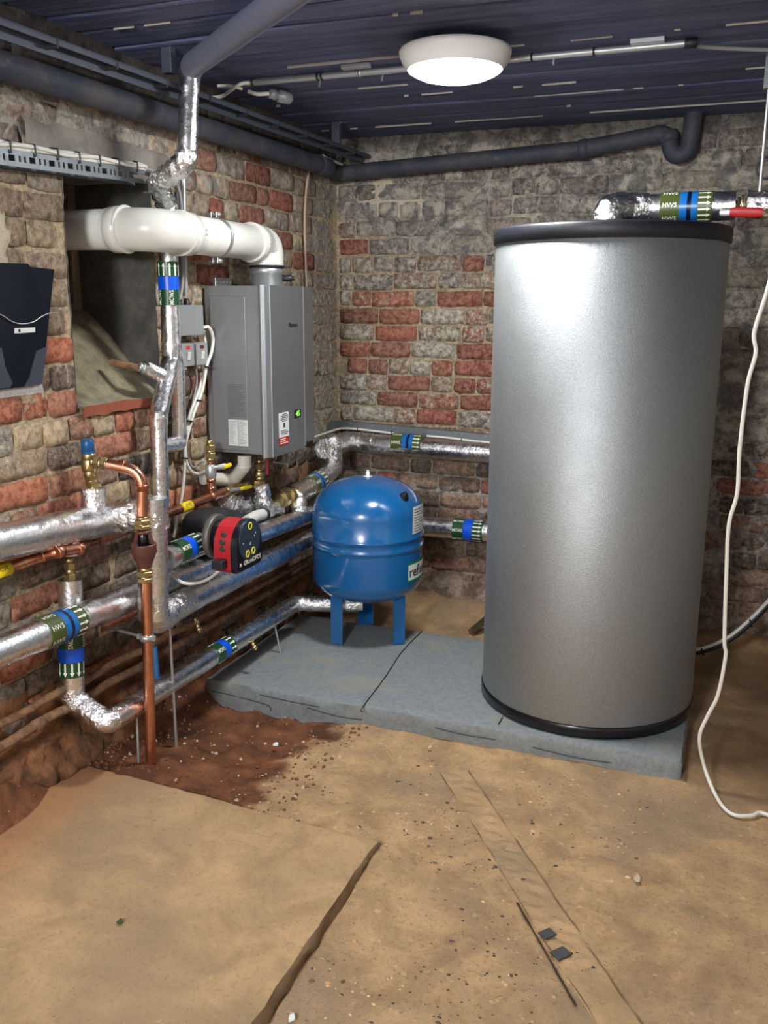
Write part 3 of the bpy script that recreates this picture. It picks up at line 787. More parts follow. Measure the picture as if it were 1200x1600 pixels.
for (fx, fy) in ((.378, -.876), (.645, -.778), (.399, -.606)):
    d = Vector((fx-vx, fy-vy, 0)).normalized(); n = Vector((-d.y, d.x, 0)); ctr = Vector((vx, vy, 0))+d*.165
    mb = MB()
    w = .034; th = .004
    def P2(a, b): v = ctr+d*a+n*b; return (v.x, v.y)
    poly = [P2(0, 0), P2(-w, w), P2(-w-th*.7, w-th*.7), P2(-th*1.4, 0), P2(-w-th*.7, -w+th*.7), P2(-w, -w)]
    poly = [P2(.02, 0), P2(.02-.036, .036), P2(.02-.036-.004, .033), P2(.02-.0057, 0), P2(.02-.036-.004, -.033), P2(.02-.036, -.036)]
    mb.prism(poly, .0765, .37); mb.prism([P2(.014, 0), P2(-.014, .028), P2(-.02, 0), P2(-.014, -.028)], .0765, .0795)
    vs_.part(mb, 'leg', VESSEL, smooth=False)
def wrap_patch(c, r, a0, a1, z0, z1, n=10):
    vs = []; fs = []
    for j in range(2):
        for i in range(n+1): a = a0+(a1-a0)*i/n; vs.append((c[0]+r*math.cos(a), c[1]+r*math.sin(a), (z0, z1)[j]))
    for i in range(n): fs.append([i, i+1, n+2+i, n+1+i])
    return vs, fs
va0, va1 = math.radians(-47), math.radians(-14)
mb = MB(); mb.add(*wrap_patch((vx, vy), R0+.0012, math.radians(-17), math.radians(11), .575, .69))
for k in range(12):
    pass
lb = vs_.part(mb, 'data_label', PAPER, 'white data label')
mb = MB()
for k in range(9):
    z = .68-.0115*k; mb.add(*wrap_patch((vx, vy), R0+.002, math.radians(-15), math.radians(-15+(22, 18, 24, 12, 20, 23, 15, 21, 17)[k]), z-.004, z-.0015))
vs_.part(mb, 'fine_print', GREYINK, parent=lb)
mb = MB(); mb.add(*wrap_patch((vx, vy), R0+.0012, math.radians(-24), math.radians(18), .372, .455)); lg = vs_.part(mb, 'brand_label', plain('label green', lin(30, 120, 60), .45), 'white label with green rim')
mb = MB(); mb.add(*wrap_patch((vx, vy), R0+.0018, math.radians(-23), math.radians(17), .381, .446)); vs_.part(mb, 'label_face', PAPER, parent=lg)
mb = MB(); tv, tf = text_mesh('reflex', .062); wmin = min(v.x for v in tv)
mb.add([(vx+(R0+.0026)*math.cos(a), vy+(R0+.0026)*math.sin(a), .412+v.y) for v in tv for a in [math.radians(-21)+(v.x-wmin)*.98/R0]], tf); vs_.part(mb, 'lettering', BLACKINK, parent=lg)
q = Vector((vx, vy, .725))+Vector((math.cos(math.radians(-18)), math.sin(math.radians(-18)), 0))*.192
mb = MB(); mb.lathe(q, (.45, -.35, .8), [(0, .022), (.004, .022), (.034, .004)], 20); vs_.part(mb, 'thermometer_cap', BLACK, 'small black cone shaped cap')

# ---------------------------------------------------------------- boiler
bo = T('wall_boiler', 'grey wall hung gas water heater under the white flue pipe', 'boiler', (.14, -1.03, .93))
BZ0, BZ1, BY0, BY1 = .932, 1.566, -1.25, -.812
outline = [(.012, BY0), (.225, BY0), (.258, BY0+.004), (.27, BY0+.022), (.272, -.955), (.262, -.93), (.245, BY1), (.012, BY1)]
mb = MB(); mb.prism([(.012, BY0), (.25, BY0), (.25, BY1), (.012, BY1)], BZ0+.012, BZ1); bo.part(mb, 'casing', BOILER)
fp = [(.248, BY0-.0015), (.262, BY0+.003), (.274, BY0+.018), (.276, -.96), (.270, -.945)]
mb = MB(); mb.prism(fp+[(.24, -.945), (.24, BY0-.0015)], BZ0, BZ1+.003); fc = bo.part(mb, 'front_cover', BOILERFRONT)
mb = MB(); mb.prism([(.262, -.940), (.262, -.92), (.252, BY1-.002), (.235, BY1-.002), (.235, -.940)], BZ0+.02, BZ1+.001); bo.part(mb, 'front_cover', BOILERFRONT)
mb = MB(); mb.prism([(.266, -.9449), (.272, -.9449), (.272, -.9405), (.266, -.9405)], BZ0+.006, BZ1+.002); bo.part(mb, 'cover_seam', BOILERTRIM)
mb = MB(); mb.box((.246, BY0-.0035, BZ0-.004), (.252, BY0+.004, BZ1+.002), .001); bo.part(mb, 'edge_strip', BOILERTRIM)
mb = MB(); mb.box((.273, BY0+.018, BZ0), (.2768, BY0+.021, BZ1+.002), .0008); bo.part(mb, 'edge_strip', BOILERTRIM)
yS = BY0-.0002
sx = lambda px: .02+(px-321)/(411-321)*.236
# side access panel: a shallow raised sheet
mb = MB(); mb.box((.034, yS-.0022, .955), (.183, yS+.002, 1.528), .001); sp = bo.part(mb, 'side_panel', BOILER)
mb = MB()
for a, b in (((.032, yS-.001, .953), (.034, yS+.001, 1.53)), ((.183, yS-.001, .953), (.185, yS+.001, 1.53)), ((.032, yS-.001, 1.528), (.185, yS+.001, 1.53)), ((.032, yS-.001, .953), (.185, yS+.001, .955))): mb.box(a, b)
o = bo.part(mb, 'panel_joint', plain('joint shadow grey', lin(96, 98, 100), .5), parent=sp); o['kind'] = 'stuff'
yP = yS-.0022
mb = MB(); rr = random.Random(9)
for k in range(19):
    z = 1.205-.0066*k; x = .098; e = .183-(.006+.03*rr.random() if k % 2 else .004+.012*rr.random())
    mb.box((x, yP-.0005, z-.0021), (min(e, .178), yP+.0003, z+.0012))
o = bo.part(mb, 'printed_notes', plain('embossed print grey', lin(104, 107, 109), .5), parent=sp); o['kind'] = 'stuff'
for k, (xa, xb) in enumerate(((.098, .1385), (.141, .1815))):
    mb = MB(); mb.box((xa, yP-.0007, .972), (xb, yP+.0003, 1.072)); l2 = bo.part(mb, 'data_label', PAPER, 'white data label', parent=sp)
mb = MB()
for xa, xb in ((.098, .1385), (.141, .1815)):
    for k in range(15):
        z = 1.066-.006*k; mb.box((xa+.003, yP-.0012, z-.0017), (xa+.003+(.016+.018*rr.random()), yP-.0004, z))
o = bo.part(mb, 'fine_print', plain('mid grey print', lin(150, 152, 152), .6), parent=sp); o['kind'] = 'stuff'
# front: label, display, logo
XF = .2758
mb = MB(); mb.box((XF-.001, -1.178, 1.000), (XF+.0012, -1.098, 1.094)); fl = bo.part(mb, 'notice_label', PAPER, 'white notice label', parent=fc)
mb = MB(); mb.box((XF-.001, -1.178, .968), (XF+.0012, -1.098, 1.000)); bo.part(mb, 'notice_label_foot', RED, 'red foot of the notice label', parent=fc)
mb = MB()
for k, (a, b) in enumerate(((.03, .05), (.012, .058), (.018, .06), (.01, .052), (.024, .05), (.014, .04), (.012, .06), (.02, .05))):
    z = 1.089-.0066*k-(.03 if k > 4 else 0); mb.box((XF+.0008, -1.178+a*.9, z-.003), (XF+.0018, -1.178+b+.016, z))
mb.box((XF+.0008, -1.146, 1.036), (XF+.0018, -1.13, 1.054))
o = bo.part(mb, 'fine_print', GREYINK, parent=fc); o['kind'] = 'stuff'
mb = MB()
for k in range(3): mb.box((XF+.0008, -1.172, .975+.008*k), (XF+.0018, -1.128+.02*(k == 0), .978+.008*k))
o = bo.part(mb, 'fine_print', WHITEINK, parent=fc); o['kind'] = 'stuff'
mb = MB(); mb.box((XF-.001, -1.05, 1.003), (XF+.0012, -.992, 1.094), .001); bo.part(mb, 'control_panel', plain('keypad grey', lin(92, 94, 98), .4), parent=fc)
mb = MB(); mb.box((XF, -1.05, 1.06), (XF+.002, -.992, 1.094), .0008); bo.part(mb, 'display', BLACKGLOSS, 'black display with green digits', parent=fc)
mb = MB(); flat_text(mb, '45', .030, (XF+.0022, -1.020, 1.077), (0, 1, 0), (0, 0, 1), sx=1.15)
em = NT('green digits'); bo.part(mb, 'digits', em.set(Base_Color=(.1, .6, .05, 1), Emission_Color=lin(120, 240, 70), Emission_Strength=1.6), parent=fc)
mb = MB(); flat_text(mb, 'Rinnai', .024, (XF+.0006, -1.045, 1.423), (0, 1, 0), (0, 0, 1), sx=1.25); bo.part(mb, 'logo', BLACKINK, parent=fc)
mb = MB(); mb.box((.0, -1.17, 1.56), (.014, -1.05, 1.60), .002)
for k in range(5): mb.cyl((.013, -1.155+.023*k, 1.583), (.018, -1.155+.023*k, 1.583), .006, 10)
o = bo.part(mb, 'wall_bracket', STEEL); o['kind'] = 'stuff'
# ---------------------------------------------------------------- flue
fl_ = T('flue_pipe', 'white plastic flue pipe with bends leading out through the window', 'flue', (.15, -1.012, 1.567))
fx, fy = .15, -1.012; FZ = 1.727; FR = .0635
mb = MB(); mb.lathe((fx, fy, 1.563), (0, 0, 1), [(0, .058), (.002, .06), (.052, .06), (.054, .063), (.074, .063), (.076, .06)], 40); col = fl_.part(mb, 'flue_collar', STEEL, 'bare metal flue collar')
mb = MB(); mb.cyl((fx+.045, fy+.03, 1.6), (fx+.085, fy+.045, 1.6), .013, 14); mb.cyl((fx+.078, fy+.042, 1.6), (fx+.095, fy+.049, 1.6), .009, 12); fl_.part(mb, 'test_plug', BLACK, 'black test plug', parent=col)
mb = MB(); mb.lathe((fx, fy, 1.637), (0, 0, 1), [(0, .060), (.001, .069), (.010, .069), (.011, .064)], 40); fl_.part(mb, 'seal_ring', BLACK, 'black rubber seal')
p = fillet([(fx, fy, 1.648), (fx, fy, FZ), (fx, fy-.14, FZ)], .085, 14)
mb = MB(); mb.tube(p[:-1], FR+.001, 40); fl_.part(mb, 'elbow', WHITEPLASTIC)
def ring(ctr, ax, r, L, name='socket_rim'):
    mb = MB(); mb.lathe(ctr, ax, [(-L/2, r-.004), (-L/2+.002, r), (L/2-.002, r), (L/2, r-.004)], 44, True, True, True); return fl_.part(mb, name, WHITEPLASTIC)
ring((fx, fy-.105, FZ), (0, 1, 0), FR+.007, .045, 'socket'); ring((fx, fy-.126, FZ), (0, 1, 0), FR+.0095, .008)
mb = MB(); mb.cyl((fx, fy-.10, FZ), (fx, -1.60, FZ), FR, 44); fl_.part(mb, 'flue_section', WHITEPLASTIC)
ring((fx, -1.585, FZ), (0, 1, 0), FR+.007, .05, 'socket'); ring((fx, -1.610, FZ), (0, 1, 0), FR+.0098, .009)
p = fillet([(fx, -1.60, FZ), (fx, -1.745, FZ), (-.02, -1.745, FZ+.006)], .115, 16)
mb = MB(); mb.tube(p, FR+.0035, 44); fl_.part(mb, 'elbow', WHITEPLASTIC)
ring((.018, -1.745, FZ+.004), (1, 0, 0), FR+.009, .046, 'socket'); ring((.042, -1.745, FZ+.004), (1, 0, 0), FR+.0115, .008)
mb = MB(); mb.cyl((.03, -1.745, FZ+.004), (-.352, -1.745, FZ+.01), FR, 44); fl_.part(mb, 'flue_section', WHITEPLASTIC)
for yy in (-1.558, -1.104):
    mb = MB(); mb.lathe((fx+FR+.004, yy, FZ+.012), (1, 0, 0), [(0, .004), (.004, .004), (.0045, .002)], 10); fl_.part(mb, 'screw', STEEL)
    mb = MB(); mb.lathe((fx+FR+.004, yy, FZ-.002), (1, 0, 0), [(0, .004), (.004, .004), (.0045, .002)], 10); fl_.part(mb, 'screw', STEEL)
cy_ = -1.385
mb = MB()
for dz in (-.006, .006): mb.lathe((fx, cy_+dz, FZ), (0, 1, 0), [(-.004, FR), (-.004, FR+.004), (.004, FR+.004), (.004, FR)], 44)
cl = fl_.part(mb, 'pipe_clip', STEEL, 'zinc pipe clip')
for sg in (1, -1):
    mb = MB(); mb.box((fx-.012, cy_-.010, FZ+sg*(FR+.013)-.010), (fx-.008, cy_+.010, FZ+sg*(FR+.013)+.010), .001); mb.box((fx+.008, cy_-.010, FZ+sg*(FR+.013)-.010), (fx+.012, cy_+.010, FZ+sg*(FR+.013)+.010), .001)
    mb.cyl((fx-.03, cy_, FZ+sg*(FR+.015)), (fx+.024, cy_, FZ+sg*(FR+.015)), .004, 10); mb.cyl((fx+.012, cy_, FZ+sg*(FR+.015)), (fx+.019, cy_, FZ+sg*(FR+.015)), .009, 6)
    o = fl_.part(mb, 'clip_bolt', STEEL, parent=cl); o['kind'] = 'stuff'

# ---------------------------------------------------------------- insulated pipes
def crinkle(bends, amp=.005, rad=.11, base=.0009, s0=0):
    bends = [Vector(b) for b in bends]
    def f(p, t):
        w = base
        for b in bends:
            d = (p-b).length
            if d < rad: w += amp*(1-d/rad)
        n = noise.noise(p*55+Vector((s0, 0, 0)))+.6*noise.noise(p*140)
        return w*n + .0022*noise.noise(p*9+Vector((s0, 3, 0)))
    return f
def inspipe(t, pts, r, bends=None, name='foil_insulation', mat=None, fr=.03, seg=30, amp=.005, rad=.10, step=.012, label=None):
    mb = MB(); path = fillet(pts, fr, 6, step); b = pts[1:-1] if bends is None else bends
    mb.tube(path, r, seg, True, crinkle(b, amp, rad, s0=pts[0][1]*9)); return t.part(mb, name, mat or FOIL, label)
def bandpatch(c, a, e1, r, h0, h1, n=28):
    c, a, e1 = Vector(c), Vector(a).normalized(), Vector(e1); e1 = (e1-a*e1.dot(a)).normalized(); e2 = a.cross(e1)
    return [[c+a*h+(e1*math.cos(2*PI*j/n)+e2*math.sin(2*PI*j/n))*r for j in range(n)] for h in (h0, h1)]
def pband(t, c, a, r, L, kind, face, text='MCWS', flip=False):
    """pipe identification band: c = start, a = flow direction, face = direction the lettering faces"""
    c, a = Vector(c), Vector(a).normalized(); e1 = Vector(face); e1 = (e1-a*e1.dot(a)).normalized(); e2 = a.cross(e1); r += .003
    mats = {'cold': [BANDGREEN, BANDBLUE, BANDGREEN], 'hot': [BANDOLIVE, BANDMID, BANDNAVY, BANDMID, BANDOLIVE]}[kind]
    cuts = {'cold': [0, .36, .66, 1], 'hot': [0, .38, .52, .60, .72, 1]}[kind]
    mb = MB()
    for k in range(len(mats)):
        mb.mi = k; rg = bandpatch(c, a, e1, r, L*cuts[k], L*cuts[k+1], 36); mb.rings(rg, True, k == 0, k == len(mats)-1)
    uni = []; 
    for m in mats:
        uni.append(m)
    bd = t.part(mb, 'pipe_band', uni, 'green and blue pipe marker band' if kind == 'cold' else 'olive and blue pipe marker band')
    def onc(h, s): ang = s/r; return c+a*h+(e1*math.cos(ang)+e2*math.sin(ang))*(r+.0008)
    mb = MB(); h0, h1 = L*(cuts[-2]+.015), L*.975; n = max(8, int(2*PI*r/.019))
    for k in range(n):
        s0 = 2*PI*r*k/n; w = .0028; hw = .0066; hm = h0+(h1-h0)*.68
        mb.add([onc(h0, s0-w), onc(h0, s0+w), onc(hm, s0+w), onc(hm, s0-w)], [[0, 1, 2, 3]]); mb.add([onc(hm, s0-hw), onc(hm, s0+hw), onc(h1, s0)], [[0, 1, 2]])
    o = t.part(mb, 'flow_arrows', WHITEINK, parent=bd); o['kind'] = 'stuff'
    mb = MB(); sz = .021 if len(text) > 2 else .03; nt = max(3, int(2*PI*r/.043)); tv, tf = text_mesh(text, sz)
    mxx = max(abs(v.x) for v in tv); k_ = min(1, L*(cuts[1]-.02)/2/mxx)
    for k in range(nt):
        s0 = 2*PI*r*k/nt+.004; hc = L*cuts[1]/2
        mb.add([onc(hc+(v.x if not flip else -v.x)*k_, s0+(-v.y if not flip else v.y)) for v in tv], tf)
    o = t.part(mb, 'lettering', WHITEINK, parent=bd); o['kind'] = 'stuff'
    return bd
def fitting(t, p0, p1, segs, name, mat, parent=None, label=None):
    """stack of round and hexagonal sleeves from p0 to p1: (share, radius, sides)"""
    p0, p1 = Vector(p0), Vector(p1); mb = MB(); tot = sum(s[0] for s in segs); h = 0; L = (p1-p0).length
    for w, r, n in segs:
        a, b = h/tot*L, (h+w)/tot*L; bb = min(.0015, (b-a)*.2)
        mb.lathe(p0, p1-p0, [(a, r-bb), (a+bb, r), (b-bb, r), (b, r-bb)], n, n > 8); h += w
    return t.part(mb, name, mat, label, parent)

# cold main: header on the left wall, drop, long run behind the vessel, round the corner and into the tank
hx = .07
cm = T('cold_water_main', 'thick foil wrapped pipe run from the left wall round the corner into the tank', 'pipe', (.1, -2.0, .85))
hA, hB = (0.0700, -2.6155, 0.8804), (0.0700, -1.9332, 0.8328)
VT, VB = (0.2280, -1.9479, 0.8662), (0.2280, -1.9691, 0.5045)
p3a, p3b = (0.2050, -1.8600, 0.5097), (0.1700, -0.6776, 0.4738)
inspipe(cm, [hA, hB, (hB[0]+.02, hB[1]+.02, hB[2])], .052, [hB], amp=.004)
inspipe(cm, [(hB[0], hB[1]-.02, hB[2]), VT, (VT[0], VT[1], VT[2]-.05)], .050, [hB, VT, ((hB[0]+VT[0])/2, (hB[1]+VT[1])/2, hB[2])], 'taped_elbow', TAPE, .05, amp=.010, rad=.14, step=.008)
inspipe(cm, [(VT[0], VT[1], VT[2]+.045), (VB[0], VB[1], VB[2]+.02)], .048, [], amp=.003)
inspipe(cm, [(VB[0], VB[1], VB[2]+.10), VB, p3a, (p3a[0]-.004, p3a[1]+.12, p3a[2])], .047, [VB, p3a], 'taped_elbow', TAPE, .05, amp=.008, rad=.10, step=.008)
cz = (p3a[2]+p3b[2])/2
pc = (.12, -.10, .45)
inspipe(cm, [(p3a[0], p3a[1]+.06, p3a[2]), (p3b[0], p3b[1], p3b[2]), (.13, -.13, .47)], .044, [], amp=.003)
inspipe(cm, [(.13, -.17, .47), (.13, -.10, .455), (.30, -.10, .43), (1.12, -.10, .434)], .051, [(.13, -.1, .45)], amp=.006)
pband(cm, (.665, -.10, .432), (1, 0, 0), .051, .15, 'cold', (.3, -1, .2))
tee0 = (0.0700, -2.0277, 0.8694); tee1 = (0.0700, -2.0230, 0.9454)
inspipe(cm, [tee0, tee1], .038, [tee0, tee1], 'taped_tee', TAPE, amp=.004, rad=.06)
d0, d1 = (0.0700, -2.1505, 0.7968), (0.0700, -2.1530, 0.7736)
inspipe(cm, [(0.0700, -2.1419, 0.8244), (0.0700, -2.1542, 0.7620)], .030, None, 'taped_tee', TAPE, amp=.006)

# safety valve and tundish discharge
sv = T('relief_valve', 'brass relief valve with a blue cap on the thick foil header', 'valve', tee1)
v0 = tee1; v1 = (0.0700, -2.0321, 1.0349)
fitting(sv, v0, (0.0700, -2.0339, 0.9875), [(1, .017, 24), (2, .022, 6), (.6, .018, 24), (1.6, .021, 6)], 'union', BRASS)
fitting(sv, (0.0700, -2.0343, 0.9835), (0.0700, -2.0360, 1.0552), [(1, .020, 24), (2, .024, 24), (1, .021, 24)], 'valve_body', BRASS)
fitting(sv, (0.0700, -2.0364, 1.0513), (0.0700, -2.0375, 1.0987), [(.6, .020, 24), (.5, .0215, 8), (3.4, .0195, 20), (.3, .017, 20)], 'cap', plain('blue plastic cap', lin(14, 82, 136), .35), label='blue cap')
o0 = (0.1000, -2.0638, 1.0358); o1 = (0.1500, -2.0506, 1.0292)
fitting(sv, o0, o1, [(1.2, .015, 20), (1.4, .021, 6), (1, .018, 20), (1.2, .0215, 6), (.6, .018, 20)], 'outlet_union', BRASS)
cpx = .25
dp = T('discharge_pipe', 'bare copper discharge pipe bending down past the brown tundish into the earth', 'pipe', (0.2500, -2.0222, 0.9035))
mb = MB(); mb.tube(fillet([o1, (0.2500, -2.0193, 1.0074), (0.2500, -2.0314, 0.8736)], .06, 12, .03), .0172, 24); dp.part(mb, 'copper_pipe', COPPER)
for q, ax in (((0.1900, -2.0335, 1.0232), (1, .4, 0)), ((0.2500, -2.0237, 0.9591), (0, 0, 1))):
    mb = MB(); mb.lathe(q, ax, [(-.010, .0172), (-.009, .0195), (.006, .0195), (.008, .021), (.010, .0172)], 24); dp.part(mb, 'solder_joint', COPPER)
cpb = (0.2500, -2.0297, 0.6731); cpe = (0.2500, -2.0580, 0.0845)
mb = MB(); mb.tube([cpb, (cpe[0], cpe[1], cpe[2]-.05)], .0172, 24); dp.part(mb, 'copper_pipe', COPPER)
mb = MB(); q = (0.2500, -2.0412, 0.4873)
mb.lathe(q, (0, 0, 1), [(-.009, .0175), (-.009, .0215), (.009, .0215), (.009, .0175)], 24); mb.box((q[0]-.035, q[1]-.006, q[2]-.008), (q[0]-.018, q[1]+.006, q[2]+.008), .001); mb.box((q[0]+.018, q[1]-.006, q[2]-.008), (q[0]+.03, q[1]+.006, q[2]+.008), .001)
cp = dp.part(mb, 'pipe_clip', STEEL); cp['kind'] = 'stuff'
mb = MB(); mb.tube([(q[0]-.022, q[1], q[2]), (0.0000, -1.9629, 0.4699)], .0045, 10); dp.part(mb, 'clip_rod', STEEL, parent=cp)
td = T('tundish', 'brown plastic tundish with an open window on the copper discharge pipe', 'tundish', (0.2500, -2.0310, 0.8055))
t0 = Vector((0.2500, -2.0315, 0.8717)); t1 = Vector((0.2500, -2.0317, 0.8338))
fitting(td, t0, t1, [(1, .019, 24), (1.6, .025, 6), (.5, .021, 24), (1.4, .0245, 6)], 'compression_nut', BRASS)
BROWN = plain('brown plastic', lin(92, 54, 46), .42, 0, .08, 20)
tz0 = Vector((0.2500, -2.0320, 0.8299)).z; tz1 = Vector((0.2500, -2.0395, 0.7105)).z; tx, ty = t1.x, t1.y; hh = tz0-tz1
mb = MB(); mb.lathe((tx, ty, tz0), (0, 0, -1), [(0, .018), (.002, .024), (.010, .024), (.011, .017)], 32); td.part(mb, 'top_collar', BROWN)
for a in range(3):
    an = a*2*PI/3+math.radians(-54+62); d = Vector((math.cos(an), math.sin(an), 0)); n = Vector((-d.y, d.x, 0)); ctr = Vector((tx, ty, 0))
    mb = MB(); z0, z1 = tz0-.008, tz0-hh*.40
    vs = [ctr+d*r+n*s+Vector((0, 0, z)) for z, r0 in ((z0, .019), (z1, .031)) for r, s in ((r0, -.006), (r0+.004, -.006), (r0+.004, .006), (r0, .006))]
    mb.add(vs, [[0, 1, 2, 3], [4, 7, 6, 5]]+[[i, (i+1) % 4, 4+(i+1) % 4, 4+i] for i in range(4)]); td.part(mb, 'window_bar', BROWN)
mb = MB(); mb.lathe((tx, ty, tz0-hh*.36), (0, 0, -1), [(.012, .026), (0, .032), (0, .0385), (.004, .0385), (.028, .0385), (.032, .036), (hh*.64-.004, .021), (hh*.64, .019)], 40, True, True, True); td.part(mb, 'cup', BROWN)
mb = MB(); mb.cyl((tx, ty, tz0-.008), (tx, ty, tz0-hh*.45), .0165, 24); td.part(mb, 'dark_hole_core', BLACKGLOSS)  # black core added as painted shade inside the open window
fitting(td, (tx, ty, tz0-hh), (0.2500, -2.0336, 0.6660), [(1, .019, 24), (1.5, .0245, 6), (.5, .02, 24), (1.2, .0235, 6)], 'compression_nut', BRASS)

# gas pipe
gp_ = T('gas_pipe', 'bare copper gas pipe with yellow tags along the left wall', 'pipe', (0.0450, -1.9975, 0.7612))
g0 = (0.0450, -2.5631, 0.7763); g1 = (0.0450, -2.2390, 0.7792); g2 = (0.0950, -2.2254, 0.7944); g3 = (0.0950, -2.1366, 0.7819); g4 = (0.0450, -2.0097, 0.7641); g5 = (0.0800, -1.3610, 0.7901); g6 = (0.0850, -1.2710, 0.7933)
mb = MB(); mb.tube(fillet([g0, g1, g2, g3, g4, g5, g6], .022, 8, .05), .0165, 20); gp_.part(mb, 'copper_pipe', COPPER)
for q in (g1, g2, g3, g4, g5):
    mb = MB(); mb.lathe(q, (0, 1, -.0), [(-.014, .0165), (-.013, .0192), (.013, .0192), (.014, .0165)], 20); gp_.part(mb, 'solder_joint', COPPER)
gu = (0.0800, -1.3585, 0.9560)
mb = MB(); mb.tube([g5, (g5[0], g5[1], gu[2])], .0135, 18); gp_.part(mb, 'copper_riser', COPPER)
for zf in (.2, .38, .5, .62):
    mb = MB(); z = g5[2]+(gu[2]-g5[2])*zf; mb.lathe((g5[0], g5[1], z), (0, 0, 1), [(-.008, .0135), (-.007, .018), (.007, .018), (.008, .0135)], 18); gp_.part(mb, 'solder_joint', COPPER)
fitting(gp_, (g5[0], g5[1], gu[2]-.03), (g5[0], g5[1], gu[2]+.05), [(1, .016, 20), (1.5, .021, 6), (.7, .017, 20), (1.5, .02, 6), (1.4, .012, 20)], 'brass_union', BRASS)
fitting(gp_, g6, (0.1000, -1.1277, 0.7963), [(1, .016, 20), (1, .02, 6), (.5, .015, 20), (1, .02, 6), (.5, .016, 20), (1, .019, 20)], 'brass_union', BRASS)
def lever(t, a, b, w, mat, name, label, parent=None, th=.004):
    a, b = Vector(a), Vector(b); d = (b-a).normalized(); n = d.cross(Vector((1, .3, 0))).normalized(); u = d.cross(n).normalized(); mb = MB(); st = []
    L = (b-a).length
    for k in range(9):
        s = k/8; ww = w*(1 if .12 < s < .9 else .72)
        st.append([a+d*L*s+n*ww*math.cos(2*PI*j/10)+u*th*math.sin(2*PI*j/10) for j in range(10)])
    mb.rings(st); return t.part(mb, name, mat, label, parent)
gv = T('gas_valve', 'gas valve with yellow lever on the copper pipe under the heater', 'valve', (0.0700, -1.1322, 0.7818))
lever(gv, (0.1250, -1.2998, 0.8068), (0.1350, -1.2199, 0.8003), .007, STEEL, 'lever', None); lever(gv, (0.1350, -1.2396, 0.8027), (0.1450, -1.1718, 0.7999), .008, YELLOW, 'lever_grip', 'yellow lever grip')
mb = MB(); mb.lathe((0.0850, -1.2423, 0.7905), (1, 0, .1), [(0, .016), (.024, .014), (.03, .007), (.036, .007)], 16); gv.part(mb, 'valve_body', BRASS)
gv2 = T('gas_valve', 'gas valve with yellow lever beside the white condensate elbow', 'valve', (0.0600, -1.3260, 0.8885))
lever(gv2, (0.1000, -1.3723, 0.9037), (0.1200, -1.3323, 0.9010), .008, STEEL, 'lever', None); lever(gv2, (0.1150, -1.3380, 0.8991), (0.1250, -1.2888, 0.9042), .009, YELLOW, 'lever_grip', 'yellow lever grip')
mb = MB(); mb.lathe((g5[0], g5[1], gv2.e.location.z-.03), (0, 0, 1), [(0, .016), (.012, .021), (.045, .021), (.055, .016)], 20); gv2.part(mb, 'valve_body', STEEL)
def gastag(t, a, b, r):
    mb = MB(); mb.lathe(a, Vector(b)-Vector(a), [(0, r), (.0, r+.002), ((Vector(b)-Vector(a)).length, r+.002), ((Vector(b)-Vector(a)).length, r)], 24)
    o = t.part(mb, 'gas_tag', YELLOW, 'yellow tag reading GAS'); mb = MB(); a, b = Vector(a), Vector(b); m = (a+b)/2; d = (b-a).normalized()
    up = Vector((1, -.55, .75)); up = (up-d*up.dot(d)).normalized(); e2 = d.cross(up); tv, tf = text_mesh('GAS', .017); rr_ = r+.0026
    mb.add([m+d*v.x+(up*math.cos(-v.y/rr_)+e2*math.sin(-v.y/rr_)*-1)*rr_ for v in tv], tf); t.part(mb, 'lettering', BLACKINK, parent=o)
gg = Vector(g4); gd = (Vector(g5)-gg); 
f0 = (0.0700, -1.5578, 0.7780); f1 = (0.0720, -1.4983, 0.7802)
tt = ((Vector(f0)-gg).dot(gd)/gd.dot(gd), (Vector(f1)-gg).dot(gd)/gd.dot(gd))
gastag(gp_, gg+gd*tt[0], gg+gd*tt[1], .0165)
gd2 = Vector(g1)-Vector(g0); k0 = Vector((0.0450, -2.4386, 0.7782)); k1 = Vector((0.0450, -2.3722, 0.7764))
gastag(gp_, Vector(g0)+gd2*((k0-Vector(g0)).dot(gd2)/gd2.dot(gd2)), Vector(g0)+gd2*((k1-Vector(g0)).dot(gd2)/gd2.dot(gd2)), .0165)

# cold branch dropping to the vessel
cb = T('vessel_feed_pipe', 'foil wrapped pipe dropping down the left wall then running low to the blue vessel', 'pipe', (0.0700, -2.1805, 0.3778))
b0 = (0.0700, -2.1563, 0.6884); b1 = (0.0700, -2.1845, 0.3120); b2 = (0.2000, -2.1916, 0.2572); b3 = (0.1750, -0.8645, 0.2270)
inspipe(cb, [b0, (b1[0], b1[1], b1[2]+.01)], .036, [b0, b1], amp=.003, rad=.05)
inspipe(cb, [(b1[0], b1[1], b1[2]+.04), b1, b2, (b2[0]-.003, b2[1]+.05, b2[2])], .036, [b1, b2], 'taped_elbow', TAPE, .025, amp=.005, rad=.09, step=.007)
bd_ = (Vector(b3)-Vector(b2)).normalized(); bq = Vector(b2)+bd_*.02
inspipe(cb, [bq, b3], .0355, [], amp=.002)
inspipe(cb, [Vector(b3)-bd_*.05, b3, (.40, -.80, b3[2]-.0), (vx-.02, vy-.02, b3[2]+.004)], .035, [b3, (.40, -.80, b3[2])], 'taped_elbow', TAPE, .03, amp=.006, rad=.12, step=.008)
fitting(cb, (0.0700, -2.1551, 0.7542), b0, [(1, .014, 20), (1.6, .018, 6), (1, .014, 20), (1.4, .019, 6)], 'brass_union', BRASS)
pband(cb, (0.0700, -2.1714, 0.5324), (Vector(b1)-Vector(b0)), .036, .142, 'cold', (1, -1.1, 0))
s0 = Vector(b2)+bd_*((Vector((0.1900, -1.5784, 0.2535))-Vector(b2)).dot(bd_))
pband(cb, s0, bd_, .0355, .125, 'cold', (1, -.6, .9))
